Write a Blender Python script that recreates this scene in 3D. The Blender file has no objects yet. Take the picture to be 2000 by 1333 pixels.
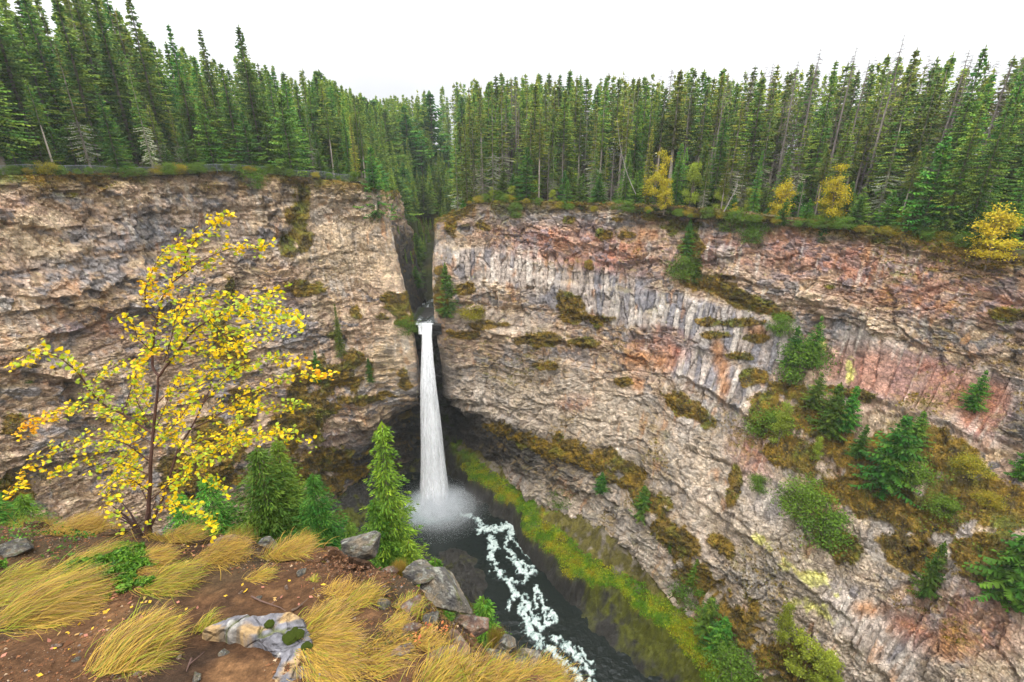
EXPOSURE = 0.58
SKY_LOW, SKY_TOP = .60, 3.0
HAZE = .0002
QUICK = False
import bpy, math, random
import numpy as np
R = math.radians
rng = np.random.default_rng(7)
random.seed(7)
col = bpy.context.scene.collection
# ------------------------------------------------------------------ camera geometry (photo 2000 x 1333)
LENS = 17.0; F = LENS/36*2000; PITCH = R(21.0)
CP, SP = math.cos(PITCH), math.sin(PITCH)
def ray(u, v):
    a = (666.5-v)/F; b = (u-1000)/F
    return np.array([b, CP+a*SP, -SP+a*CP])
def at_y(u, v, y):            # measured point: on the sight line, y metres ahead
    d = ray(u, v); return d*(y/d[1])
def at_z(u, v, z):            # measured point at a known level
    d = ray(u, v); return d*(z/d[2])
def proj(P):
    P = np.asarray(P, float)
    w = P[..., 1]*CP - P[..., 2]*SP
    h = P[..., 1]*SP + P[..., 2]*CP
    w = np.where(w < .01, .01, w)
    return 1000+F*P[..., 0]/w, 666.5-F*h/w, w
# ------------------------------------------------------------------ noise
def _h(ix, iy, iz, seed):
    n = (ix.astype(np.int64)*374761393 + iy.astype(np.int64)*668265263 + iz.astype(np.int64)*2147483647 + seed*1274126177) & 0xffffffff
    n = ((n ^ (n >> 13))*1274126177) & 0xffffffff
    n = ((n ^ (n >> 15))*2246822519) & 0xffffffff
    return ((n ^ (n >> 16)) & 0xffffff)/float(0xffffff)
def vn(x, y, z=None, seed=0):
    x = np.asarray(x, float); y = np.asarray(y, float)
    z = np.zeros_like(x) if z is None else np.asarray(z, float)
    ix, iy, iz = np.floor(x), np.floor(y), np.floor(z)
    fx, fy, fz = x-ix, y-iy, z-iz
    fx = fx*fx*(3-2*fx); fy = fy*fy*(3-2*fy); fz = fz*fz*(3-2*fz)
    flat = not np.any(iz) and not np.any(fz)
    def L(dz):
        a = _h(ix, iy, iz+dz, seed); b = _h(ix+1, iy, iz+dz, seed)
        c = _h(ix, iy+1, iz+dz, seed); d = _h(ix+1, iy+1, iz+dz, seed)
        return (a*(1-fx)+b*fx)*(1-fy)+(c*(1-fx)+d*fx)*fy
    if flat: return L(0)*2-1
    return (L(0)*(1-fz)+L(1)*fz)*2-1
def fbm(x, y, z=None, oct=4, seed=0, gain=.5, lac=2.03):
    s = 0; a = 1; t = 0
    x = np.asarray(x, float); y = np.asarray(y, float); z = None if z is None else np.asarray(z, float)
    for k in range(oct):
        s = s+a*vn(x+k*17.3, y-k*9.1, None if z is None else z+k*3.7, seed+k*31); t += a
        x, y = x*lac, y*lac
        if z is not None: z = z*lac
        a *= gain
    return s/t
def voro(x, y, seed=0, jit=.9):
    """nearest cell: random triple, offset vector to its centre, F1, F2"""
    ix, iy = np.floor(x), np.floor(y); zz = np.zeros_like(ix)
    f1 = np.full(x.shape, 9.); f2 = np.full(x.shape, 9.)
    bx = np.zeros_like(x); by = np.zeros_like(x); vx = np.zeros_like(x); vy = np.zeros_like(x)
    for di in (-1, 0, 1):
        for dj in (-1, 0, 1):
            cx = ix+di; cy = iy+dj
            px = cx+.5+jit*(_h(cx, cy, zz, seed)-.5); py = cy+.5+jit*(_h(cx, cy, zz+1, seed)-.5)
            dx = x-px; dy = y-py; d = np.sqrt(dx*dx+dy*dy)
            m = d < f1
            f2 = np.where(m, f1, np.minimum(f2, d)); f1 = np.where(m, d, f1)
            bx = np.where(m, cx, bx); by = np.where(m, cy, by); vx = np.where(m, dx, vx); vy = np.where(m, dy, vy)
    r = [_h(bx, by, zz+k, seed+5) for k in (2, 3, 4, 5)]
    return r, vx, vy, f1, f2
def sst(a, b, x):
    t = np.clip((x-a)/(b-a), 0, 1); return t*t*(3-2*t)
def mix(a, b, t):
    return a*(1-t)+b*t
def mixc(A, c, t):
    t = np.asarray(t, float)
    return A*(1-t[..., None])+np.asarray(c, float)*t[..., None]
def polydist(x, y, pts):
    """distance to an open polyline, signed by side, and length along it"""
    best = np.full(x.shape, 1e9); sg = np.ones(x.shape); al = np.zeros(x.shape); acc = 0
    for (x0, y0), (x1, y1) in zip(pts[:-1], pts[1:]):
        ex, ey = x1-x0, y1-y0; L2 = ex*ex+ey*ey; L = math.sqrt(L2)
        t = np.clip(((x-x0)*ex+(y-y0)*ey)/L2, 0, 1)
        d = np.hypot(x-x0-t*ex, y-y0-t*ey); m = d < best
        best = np.where(m, d, best); sg = np.where(m, np.sign(ex*(y-y0)-ey*(x-x0)), sg); al = np.where(m, acc+t*L, al); acc += L
    return best, sg, al
def inside(x, y, poly):
    c = np.zeros(x.shape, bool); n = len(poly)
    for i in range(n):
        (x0, y0), (x1, y1) = poly[i], poly[(i+1) % n]
        if y0 == y1: continue
        c ^= ((y0 > y) != (y1 > y)) & (x < (x1-x0)*(y-y0)/(y1-y0)+x0)
    return c
# ------------------------------------------------------------------ meshes
def make_mesh(name, V, Fc, mat=None, C=None, smooth=False, quads=True, extra=None):
    V = np.ascontiguousarray(V, dtype=np.float32).reshape(-1, 3); Fc = np.ascontiguousarray(Fc, dtype=np.int32)
    k = Fc.shape[1]; me = bpy.data.meshes.new(name)
    me.vertices.add(len(V)); me.vertices.foreach_set('co', V.ravel())
    me.loops.add(Fc.size); me.loops.foreach_set('vertex_index', Fc.ravel())
    me.polygons.add(len(Fc)); me.polygons.foreach_set('loop_start', np.arange(0, Fc.size, k, dtype=np.int32))
    me.polygons.foreach_set('loop_total', np.full(len(Fc), k, dtype=np.int32))
    me.polygons.foreach_set('use_smooth', np.full(len(Fc), bool(smooth)))
    if C is not None:
        C = np.clip(np.asarray(C, np.float32).reshape(-1, 3), 0, 1)
        at = me.color_attributes.new('Col', 'FLOAT_COLOR', 'POINT')
        at.data.foreach_set('color', np.concatenate([C, np.ones((len(C), 1), np.float32)], 1).ravel())
    for nm, arr in (extra or {}).items():
        at = me.attributes.new(nm, 'FLOAT', 'POINT'); at.data.foreach_set('value', np.asarray(arr, np.float32).ravel())
    me.update(calc_edges=True); me.validate(verbose=False)
    if mat: me.materials.append(mat)
    return me
def grid_faces(n, m, keep=None):
    i = np.arange(n-1)[:, None]*m+np.arange(m-1)[None, :]
    f = np.stack([i, i+m, i+m+1, i+1], -1)
    if keep is not None: f = f[keep]
    return f.reshape(-1, 4)
def link(name, me, parent=None, loc=None, rot=None, scale=None):
    o = bpy.data.objects.new(name, me); col.objects.link(o)
    if parent is not None: o.parent = parent
    if loc is not None: o.location = tuple(float(c) for c in loc)
    if rot is not None: o.rotation_euler = tuple(float(c) for c in rot)
    if scale is not None: o.scale = tuple(float(c) for c in scale)
    return o
def tag(o, label=None, cat=None, group=None, kind=None):
    if label: o['label'] = label
    if cat: o['category'] = cat
    if group: o['group'] = group
    if kind: o['kind'] = kind
    return o
class MB:
    """collects verts/quads with a colour per vertex"""
    def __init__(s): s.v = []; s.f = []; s.c = []; s.n = 0
    def add(s, V, Fc, c=(.5, .5, .5)):
        V = np.asarray(V, float).reshape(-1, 3); Fc = np.asarray(Fc, int)
        if Fc.shape[1] == 3: Fc = np.concatenate([Fc, Fc[:, :1]*0-1], 1)
        Fq = np.where(Fc < 0, -1, Fc+s.n)
        s.v.append(V); s.f.append(Fq); c = np.asarray(c, float)
        s.c.append(np.broadcast_to(c, V.shape) if c.ndim == 1 else c.reshape(-1, 3)); s.n += len(V)
    def tube(s, P, rad, k=6, c=(.5, .5, .5), cap=True):
        P = np.asarray(P, float); n = len(P); rad = np.broadcast_to(np.asarray(rad, float), (n,))
        T = np.gradient(P, axis=0); T /= np.linalg.norm(T, axis=1)[:, None]+1e-9
        ref = np.array([.31, .17, .93]) if abs(T[:, 2]).mean() < .8 else np.array([.95, .2, .1])
        A = np.cross(T, ref); A /= np.linalg.norm(A, axis=1)[:, None]+1e-9; B = np.cross(T, A)
        th = np.arange(k)*2*math.pi/k
        V = P[:, None]+rad[:, None, None]*(np.cos(th)[None, :, None]*A[:, None]+np.sin(th)[None, :, None]*B[:, None])
        i = np.arange(n-1)[:, None]*k; j = np.arange(k)[None]
        Fq = np.stack([i+j, i+(j+1) % k, i+k+(j+1) % k, i+k+j], -1).reshape(-1, 4)
        cc = np.asarray(c, float)
        if cc.ndim == 2: cc = np.repeat(cc, k, 0)
        s.add(V.reshape(-1, 3), Fq, cc)
        if cap:
            for e in (0, n-1):
                s.add(np.concatenate([V[e], P[e:e+1]]), [[q, (q+1) % k, k] for q in range(k)], cc[:1].repeat(k+1, 0) if cc.ndim == 2 else cc)
    def mesh(s, name, mat, smooth=False):
        V = np.concatenate(s.v); Fq = np.concatenate(s.f); C = np.concatenate(s.c)
        tri = (Fq < 0).any(1)
        me = bpy.data.meshes.new(name)
        q = Fq[~tri]; t = Fq[tri][:, :3]
        me.vertices.add(len(V)); me.vertices.foreach_set('co', V.astype(np.float32).ravel())
        lv = np.concatenate([q.ravel(), t.ravel()]).astype(np.int32)
        me.loops.add(len(lv)); me.loops.foreach_set('vertex_index', lv)
        me.polygons.add(len(q)+len(t))
        ls = np.concatenate([np.arange(len(q))*4, len(q)*4+np.arange(len(t))*3]).astype(np.int32)
        lt = np.concatenate([np.full(len(q), 4), np.full(len(t), 3)]).astype(np.int32)
        me.polygons.foreach_set('loop_start', ls); me.polygons.foreach_set('loop_total', lt)
        me.polygons.foreach_set('use_smooth', np.full(len(lt), bool(smooth)))
        at = me.color_attributes.new('Col', 'FLOAT_COLOR', 'POINT')
        at.data.foreach_set('color', np.concatenate([np.clip(C, 0, 1), np.ones((len(C), 1))], 1).astype(np.float32).ravel())
        me.update(calc_edges=True); me.validate(verbose=False)
        if mat: me.materials.append(mat)
        return me
# ------------------------------------------------------------------ materials
def mat(name, base=None, rough=.9, attr=True, noise=None, bump=None, trans=0, objvar=0, spec=.3, vstretch=1.0):
    """attr: colour from the mesh's own Col; noise=(scale, amount) varies it; bump=(scale, dist, detail)"""
    m = bpy.data.materials.new(name); m.use_nodes = True; nt = m.node_tree; N = nt.nodes; Lk = nt.links.new
    b = N['Principled BSDF']; b.inputs['Roughness'].default_value = rough; b.inputs['Specular IOR Level'].default_value = spec
    if attr:
        a = N.new('ShaderNodeAttribute'); a.attribute_name = 'Col'; cs = a.outputs['Color']
        if base is not None:
            mx = N.new('ShaderNodeMix'); mx.data_type = 'RGBA'; mx.blend_type = 'MULTIPLY'; mx.inputs[0].default_value = 1
            Lk(cs, mx.inputs[6]); mx.inputs[7].default_value = (*base, 1); cs = mx.outputs[2]
    else:
        rgb = N.new('ShaderNodeRGB'); rgb.outputs[0].default_value = (*base, 1); cs = rgb.outputs[0]
    tc = N.new('ShaderNodeTexCoord'); mp = N.new('ShaderNodeMapping'); mp.inputs['Scale'].default_value = (1, 1, vstretch)
    Lk(tc.outputs['Object'], mp.inputs['Vector'])
    def mul(cs, val):
        vm = N.new('ShaderNodeVectorMath'); vm.operation = 'SCALE'; Lk(cs, vm.inputs[0]); Lk(val, vm.inputs['Scale']); return vm.outputs[0]
    for sc, am in (noise or ()):
        nz = N.new('ShaderNodeTexNoise'); nz.inputs['Scale'].default_value = sc; nz.inputs['Detail'].default_value = 4; nz.inputs['Roughness'].default_value = .65
        Lk(mp.outputs[0], nz.inputs['Vector'])
        mr = N.new('ShaderNodeMapRange'); mr.inputs[1].default_value = .3; mr.inputs[2].default_value = .7; mr.inputs[3].default_value = 1-am; mr.inputs[4].default_value = 1+am
        Lk(nz.outputs['Fac'], mr.inputs[0]); cs = mul(cs, mr.outputs[0])
    if objvar:
        oi = N.new('ShaderNodeObjectInfo'); hs = N.new('ShaderNodeHueSaturation')
        mr = N.new('ShaderNodeMapRange'); mr.inputs[3].default_value = 1-objvar; mr.inputs[4].default_value = 1+objvar; Lk(oi.outputs['Random'], mr.inputs[0])
        Lk(mr.outputs[0], hs.inputs['Value'])
        m2 = N.new('ShaderNodeMath'); m2.operation = 'MULTIPLY'; m2.inputs[1].default_value = 7.31; Lk(oi.outputs['Random'], m2.inputs[0])
        m3 = N.new('ShaderNodeMath'); m3.operation = 'FRACT'; Lk(m2.outputs[0], m3.inputs[0])
        m4 = N.new('ShaderNodeMapRange'); m4.inputs[3].default_value = .5-.09*objvar; m4.inputs[4].default_value = .5+.09*objvar; Lk(m3.outputs[0], m4.inputs[0])
        Lk(m4.outputs[0], hs.inputs['Hue']); Lk(cs, hs.inputs['Color']); cs = hs.outputs[0]
    Lk(cs, b.inputs['Base Color'])
    nrm = None
    for sc, dist, det in (bump or ()):
        nz = N.new('ShaderNodeTexNoise'); nz.inputs['Scale'].default_value = sc; nz.inputs['Detail'].default_value = det; nz.inputs['Roughness'].default_value = .6
        Lk(mp.outputs[0], nz.inputs['Vector']); bp = N.new('ShaderNodeBump'); bp.inputs['Distance'].default_value = dist; bp.inputs['Strength'].default_value = 1
        Lk(nz.outputs['Fac'], bp.inputs['Height'])
        if nrm: Lk(nrm, bp.inputs['Normal'])
        nrm = bp.outputs[0]
    if nrm: Lk(nrm, b.inputs['Normal'])
    if trans:
        t = N.new('ShaderNodeBsdfTranslucent'); Lk(cs, t.inputs['Color']); ms = N.new('ShaderNodeMixShader'); ms.inputs[0].default_value = trans
        Lk(b.outputs[0], ms.inputs[1]); Lk(t.outputs[0], ms.inputs[2]); Lk(ms.outputs[0], N['Material Output'].inputs['Surface'])
    return m
# ------------------------------------------------------------------ camera, light, sky
cam = bpy.data.cameras.new('camera'); camo = bpy.data.objects.new('camera', cam); col.objects.link(camo)
cam.lens = LENS; cam.sensor_width = 36; cam.clip_start = .05; cam.clip_end = 6000
camo.rotation_euler = (R(90)-PITCH, 0, 0); bpy.context.scene.camera = camo
sc = bpy.context.scene
sc.view_settings.view_transform = 'Standard'; sc.view_settings.look = 'None'; sc.view_settings.gamma = 1; sc.view_settings.exposure = EXPOSURE
w = bpy.data.worlds.new('World'); sc.world = w; w.use_nodes = True; nt = w.node_tree; N = nt.nodes; Lk = nt.links.new
SUN_EL, SUN_AZ = R(62), math.pi+.3
sky = N.new('ShaderNodeTexSky'); sky.sky_type = 'NISHITA'; sky.sun_disc = False; sky.sun_elevation = SUN_EL; sky.sun_rotation = SUN_AZ; sky.dust_density = 4
bg = N['Background']; bg.inputs['Strength'].default_value = .1
# overcast deck: grey cloud light, three times brighter overhead than at the skyline
tc = N.new('ShaderNodeTexCoord'); sx = N.new('ShaderNodeSeparateXYZ'); Lk(tc.outputs['Generated'], sx.inputs[0])
mr = N.new('ShaderNodeMapRange'); mr.inputs[1].default_value = .0; mr.inputs[2].default_value = .95; mr.inputs[3].default_value = SKY_LOW; mr.inputs[4].default_value = SKY_TOP; mr.interpolation_type = 'SMOOTHSTEP'
Lk(sx.outputs['Z'], mr.inputs[0])
nz = N.new('ShaderNodeTexNoise'); nz.inputs['Scale'].default_value = 1.1; nz.inputs['Detail'].default_value = 5; Lk(tc.outputs['Generated'], nz.inputs['Vector'])
m2 = N.new('ShaderNodeMapRange'); m2.inputs[1].default_value = .35; m2.inputs[2].default_value = .65; m2.inputs[3].default_value = .86; m2.inputs[4].default_value = 1.14; Lk(nz.outputs['Fac'], m2.inputs[0])
mm = N.new('ShaderNodeMath'); mm.operation = 'MULTIPLY'; Lk(mr.outputs[0], mm.inputs[0]); Lk(m2.outputs[0], mm.inputs[1])
vm = N.new('ShaderNodeVectorMath'); vm.operation = 'SCALE'; vm.inputs[0].default_value = (9.8, 9.9, 10.15); Lk(mm.outputs[0], vm.inputs['Scale'])
mx = N.new('ShaderNodeMix'); mx.data_type = 'RGBA'; mx.inputs[0].default_value = .94; Lk(sky.outputs[0], mx.inputs[6]); Lk(vm.outputs[0], mx.inputs[7]); Lk(mx.outputs[2], bg.inputs['Color'])
sl = bpy.data.lights.new('sun', 'SUN'); sl.energy = 1.2; sl.angle = R(25); sl.color = (1, .96, .9)
so = bpy.data.objects.new('sun', sl); col.objects.link(so)
so.rotation_euler = (R(90)-SUN_EL, 0, -.3)
try:
    sc.cycles.max_bounces = 6; sc.cycles.diffuse_bounces = 3; sc.cycles.transparent_max_bounces = 12; sc.cycles.volume_bounces = 1; sc.cycles.use_denoising = True
except Exception as e: print(e)
# ------------------------------------------------------------------ canyon walls (plan positions of each station at eight levels)
LV = [-25, -42, -55, -66, -76, -98]
# station: (rim x, y, z), then (x, y) at each level of LV
LEFT = [
 ((-97, 5, -2), (-97, 5), (-96, 5), (-95, 5), (-94, 5), (-93, 5), (-92, 5)),
 ((-95, 45, -2.5), (-94.6, 45), (-94, 45), (-93, 45), (-91, 44), (-90, 44), (-88, 43)),
 ((-82, 82, -3), (-82, 82.5), (-81, 82), (-80, 81.5), (-77, 79.5), (-76, 79), (-73, 76)),
 ((-62, 108, -3.2), (-62.3, 108.5), (-62, 108.3), (-60, 107), (-59, 106), (-59, 107), (-60, 110)),
 ((-47, 118, -5), (-47.4, 118), (-47, 117.5), (-47, 116.5), (-47.5, 116), (-49, 118), (-50, 126)),
 ((-38, 123, -6.4), (-38.3, 122.5), (-37.5, 121.5), (-38, 120), (-38.5, 121), (-38, 127), (-37, 137)),
 ((-31.8, 125, -8.2), (-29.9, 124.3), (-27.0, 122), (-26.3, 121.6), (-26.3, 122.5), (-27.5, 133), (-27, 139)),
 ((-34, 134, -9), (-31.5, 133), (-28.4, 130), (-27, 130), (-26, 134), (-26, 141), (-25, 144)),
 ((-35, 150, -10), (-31, 150), (-27, 150), (-27, 150), (-27, 150), (-27, 150), (-27, 150)),
 ((-42, 175, -11), (-36, 172), (-31, 170), (-31, 170), (-31, 170), (-31, 170), (-31, 170))]
RIGHT = [
 ((-14, 178, -12), (-17, 176), (-20, 174), (-20, 174), (-20, 174), (-20, 174), (-20, 174)),
 ((-15, 152, -13), (-17, 151), (-19.5, 150), (-21.5, 150), (-21.5, 150), (-21.5, 150), (-21.5, 150)),
 ((-17, 136, -15), (-18, 135), (-19.3, 132), (-19, 131), (-19.5, 134), (-18, 141), (-16, 144)),
 ((-19.6, 128.5, -15.5), (-20.3, 126), (-20.6, 123.6), (-19.5, 123), (-18.8, 124), (-16.5, 134), (-13, 140)),
 ((-8, 128, -12.5), (-8.5, 126), (-9, 123.6), (-9, 121), (-8, 120), (-7.5, 124), (-4, 133)),
 ((5, 126.5, -12), (5, 124.5), (5, 121.5), (4.5, 118), (4, 115.5), (3, 115), (2, 119)),
 ((20, 121.5, -12), (19.8, 119.8), (19, 116.5), (17, 112.5), (15, 109), (12, 106), (10, 107.5)),
 ((36, 115, -12), (35.3, 113.3), (33, 109.5), (30, 105), (27, 101), (24, 97), (20, 95)),
 ((54, 104.5, -13), (53, 102.8), (49.5, 98.5), (44, 92.5), (39.5, 87), (35.5, 82.5), (31, 80)),
 ((69, 92, -14), (67.6, 90.3), (64.5, 87.2), (55.5, 78.5), (50, 72.5), (46.3, 69.3), (42, 67)),
 ((80, 76, -16), (78.6, 74.8), (75.5, 72.5), (65.5, 65), (59, 60.5), (54.5, 57.5), (50, 55)),
 ((90, 52, -17), (88, 51.5), (84.5, 50), (73, 46), (65.5, 43), (60, 41), (54, 40)),
 ((96, 25, -17), (94, 25), (89, 24), (77, 22), (69, 21.5), (63, 21), (56, 20)),
 ((98, -8, -17), (96, -8), (90, -8), (78, -8), (70, -8), (63, -8), (56, -8))]
RIGHT = [((s[0][0], s[0][1], s[0][2]+(1.2 if 3 < i < 12 else 0)),)+s[1:] for i, s in enumerate(RIGHT)]
def catmull(P, ts):
    P = np.asarray(P, float); n = len(P); i = np.clip(np.floor(ts).astype(int), 0, n-2); t = ts-i
    p0 = P[np.maximum(i-1, 0)]; p1 = P[i]; p2 = P[i+1]; p3 = P[np.minimum(i+2, n-1)]
    t = t.reshape((-1,)+(1,)*(P.ndim-1)); k = .42
    m1 = k*(p2-p0); m2 = k*(p3-p1)
    return (2*t**3-3*t**2+1)*p1+(t**3-2*t**2+t)*m1+(-2*t**3+3*t**2)*p2+(t**3-t**2)*m2
def wall_base(ST, ds, dz):
    C = []
    for st in ST:
        r = st[0]; C.append([r]+[(p[0], p[1], z) for p, z in zip(st[1:], LV)])
    C = np.array(C, float)                                  # station, level, xyz
    mid = C[:, 1, :2]; L = np.concatenate([[0], np.cumsum(np.hypot(*(np.diff(mid, axis=0).T)))])
    fine = np.linspace(0, len(ST)-1, 4000); mp = catmull(mid, fine); arc = np.concatenate([[0], np.cumsum(np.hypot(*(np.diff(mp, axis=0).T)))])
    ns = int(arc[-1]/ds); tt = np.interp(np.linspace(0, arc[-1], ns), arc, fine)
    A = catmull(C, tt)                                      # ns, level, xyz
    q = [A]; lev = np.arange(7.0)
    # rows
    zz = [0]; seg = [(13, 0, 1), (17, 1, 2), (13, 2, 3), (11, 3, 4), (10, 4, 5), (22, 5, 6)]
    rows = [0.0]
    for h, a, b in seg:
        n = max(2, int(h/dz)); rows += list(a+(np.arange(n)+1)/n*(b-a))
    B = catmull(A.transpose(1, 0, 2), np.array(rows)).transpose(1, 0, 2)
    S = np.broadcast_to(np.linspace(0, arc[-1], ns)[:, None], B.shape[:2]).copy()
    return B, S
def normals(V, flip=1):
    a = np.gradient(V, axis=0); b = np.gradient(V, axis=1); n = np.cross(a, b); n /= np.linalg.norm(n, axis=2)[..., None]+1e-9
    return n*flip
class Wall: pass
def px_index(W):
    W.pu, W.pv, W.pw = proj(W.B)
    W.step = 4
def hit(W, u, v):
    """the place on the rock face that is seen at (u, v) in the photo -> grid index"""
    d = ray(u, v); P = W.B[::2, ::2]; k = (P@d)/(d@d); q = np.linalg.norm(P-k[..., None]*d, axis=2)/np.maximum(k, 1)
    q = np.where(k > 20, q, 9)
    # among near matches prefer the nearest to the camera that faces it
    f = (W.N[::2, ::2]*P).sum(2) < 0
    q = np.where(f, q, q+.05)
    i, j = np.unravel_index(np.argmin(q), q.shape)
    return 2*i, 2*j
def sz(W, u, v):
    i, j = hit(W, u, v); return W.S[i, j], W.B[i, j, 2]
def blob(W, u, v, ru, rv, tilt=0):
    """soft patch given by its centre and half-sizes as measured on the photo, turned into wall metres; 1 at centre, 0 at the rim"""
    c = np.array(sz(W, u, v)); ct, st = math.cos(R(tilt)), math.sin(R(tilt))
    i, j = hit(W, u, v); m = W.pw[i, j]/F
    # local scale: metres per pixel along s and z
    i2 = min(i+8, W.B.shape[0]-1); j2 = min(j+8, W.B.shape[1]-1)
    a = np.array([(W.pu[i2, j]-W.pu[i, j]), (W.pv[i2, j]-W.pv[i, j])])/(W.S[i2, j]-W.S[i, j])
    b = np.array([(W.pu[i, j2]-W.pu[i, j]), (W.pv[i, j2]-W.pv[i, j])])/(W.B[i, j2, 2]-W.B[i, j, 2])
    J = np.array([[a[0], b[0]], [a[1], b[1]]])              # (ds, dz) -> (du, dv)
    ds = W.S-c[0]; dzv = W.B[..., 2]-c[1]
    du = J[0, 0]*ds+J[0, 1]*dzv; dv = J[1, 0]*ds+J[1, 1]*dzv
    x = (du*ct+dv*st)/ru; y = (-du*st+dv*ct)/rv
    return np.clip(1-np.sqrt(x*x+y*y)/1.35, 0, 1)*1.35
def stripe(W, pts, wid):
    """distance mask of a line traced over the rock: 1 on it, 0 at wid metres"""
    P = [sz(W, u, v) for u, v in pts]
    x = W.S+fbm(W.S/2.2, W.B[..., 2]/2.2, seed=91)*1.2; y = W.B[..., 2]+fbm(W.S/2.2, W.B[..., 2]/2.2, seed=92)*1.2
    d, s, a = polydist(x, y, P)
    return np.clip(1-d/wid, 0, 1)
def rock(W, colmask, smooth_amt=0, seed=0, amp=1.0):
    """blocky displacement in wall coordinates; returns offset and per-face random values for colour"""
    S, Z = W.S, W.B[..., 2]
    wx = fbm(S/9, Z/9, oct=4, seed=seed+1)*3.0; wz = fbm(S/11, Z/8, oct=4, seed=seed+2)*2.4
    d = fbm(S/26, Z/34, oct=3, seed=seed+3)*3.6*amp
    d += fbm(S/8, Z/16, oct=3, seed=seed+4)*1.5*amp
    # layers: each bed steps in or out
    zz = Z+wz*.8+fbm(S/30, Z*0, seed=seed+6)*2
    for th, am, sd in ((6.2, .62, 11), (2.3, .2, 12)):
        k = np.floor(zz/th); f = zz/th-k
        o = _h(k, np.floor((S+wx)/(th*4)), k*0, seed+sd)
        o2 = _h(k-1, np.floor((S+wx)/(th*4)), k*0, seed+sd)
        d += mix(o2, o, sst(0, .22, f))*am*2*(1-colmask*.8)-am
        d -= (1-sst(0, .10, f))*am*.6*(1-colmask*.8)
    rs = []
    bl = 0; Z0_ = Z
    for sx_, sy_, am, cr, sd in ((5.4, 3.8, 1.2, .38, 21), (2.1, 1.45, .6, .34, 22), (.95, .7, .30, .24, 23)):
        r, vx, vy, f1, f2 = voro((S+wx*.6+fbm(S/1.7, Z/1.7, seed=sd)*.35*sx_/2)/sx_, (Z+wz*.6+fbm(S/1.5, Z/1.5, seed=sd+9)*.3*sy_/2)/sy_, seed+sd, .95)
        o = (r[0]-.5)*2*am*.6+((r[1]-.5)*vx*1.3+((r[2]-.5)*1.2+.45)*vy)*am
        o -= cr*(1-sst(0, .13, f2-f1))*am
        bl = bl+o; rs.append(r)
    # columns
    cw = 1.25+.5*fbm(S/13, Z/60, seed=seed+40)
    xc = (S+fbm(S/6, Z/14, seed=seed+41)*1.6+Z*.04)/1.45
    r, vx, vy, f1, f2 = voro(xc, Z/8.5, seed+42, .75); big = getattr(W, 'bigcol', S*0) > .5; rb, vxb, vyb, f1b, f2b = voro(xc*.56+vn(S/5, Z/30, seed=9)*.3, Z/17, seed+47, .85)
    r = [np.where(big, b_, a_) for a_, b_ in zip(r, rb)]; vx = np.where(big, vxb, vx); f1 = np.where(big, f1b, f1); f2 = np.where(big, f2b, f2)
    e = np.clip(f2-f1, 0, 1)
    cd = (r[0]-.5)*1.15+np.sqrt(np.clip(1-(vx*1.35)**2, 0, 1))*.35-.5*(1-sst(0, .13, e))+fbm(S/.6, Z/3, seed=seed+43)*.12
    W.colr = r
    d += mix(bl*amp, cd, colmask)
    d += fbm(S/.9, Z/.7, oct=3, seed=seed+5)*.16
    xx, yy = W.B[..., 0], W.B[..., 1]; W.slot = sst(14, 3, np.abs(xx+24.5))*(yy > 117)*sst(-70, -60, Z); d = d*(1-.88*W.slot)
    return d, rs
rimL = [tuple(p[0][:2]) for p in LEFT]; rimR = [tuple(p[0][:2]) for p in RIGHT]
GULLY = [(-23, 118), (-23.5, 132), (-24.5, 150), (-27, 170), (-24, 195), (-12, 230), (0, 300)]
GZ = [-42.3, -42.3, -41.5, -33, -24, -18, -12]
CANYON = rimL[:8]+rimR[1:]+[(98, -30), (2.5, -30), (3, -3), (1.0, .9), (-1, 2.5), (-9, 4.3), (-40, -2), (-97, -8)]
def land_z(X, Y):
    d, sg, al = polydist(X, Y, GULLY)
    seg = np.concatenate([[0], np.cumsum([math.hypot(b[0]-a[0], b[1]-a[1]) for a, b in zip(GULLY[:-1], GULLY[1:])])])
    gz = np.interp(al, seg, GZ)
    left = X < np.interp(Y, [118, 170, 195, 230, 300], [-24, -27, -24, -12, 0])
    plL = -4.2-.0*Y+np.clip(-X-40, 0, 60)*.02+np.clip(Y-130, 0, 400)*.02
    plR = -11.4-.045*np.clip(X, 0, 90)+np.clip(Y-128, 0, 400)*.02+np.clip(X+Y*.9-135, 0, 60)*.03
    pl = np.where(left, plL-2.5*sst(-60, -30, X), plR)+fbm(X/14, Y/14, oct=3, seed=410)*1.0
    wdt = np.interp(al, seg, [2.5, 2.5, 3.0, 5, 7, 9, 10])
    slope = np.interp(al, seg, [3.5, 3.2, 2.2, 1.5, 1.1, 1.0, 1.])
    zz = np.minimum(pl, gz+np.maximum(d-wdt, 0)*slope)
    rk = sst(16, 6, d)*sst(8, 14, al)*sst(80, 60, al); r_, vx_, vy_, _, _ = voro((X+Y*.3)/2.2, Y/2.6, 415)
    return zz+fbm(X/3, Y/3, oct=3, seed=411)*.35+rk*((r_[0]-.5)*2.2+fbm(X/1.6, Y/1.6, oct=3, seed=416)*1.2)
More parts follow.
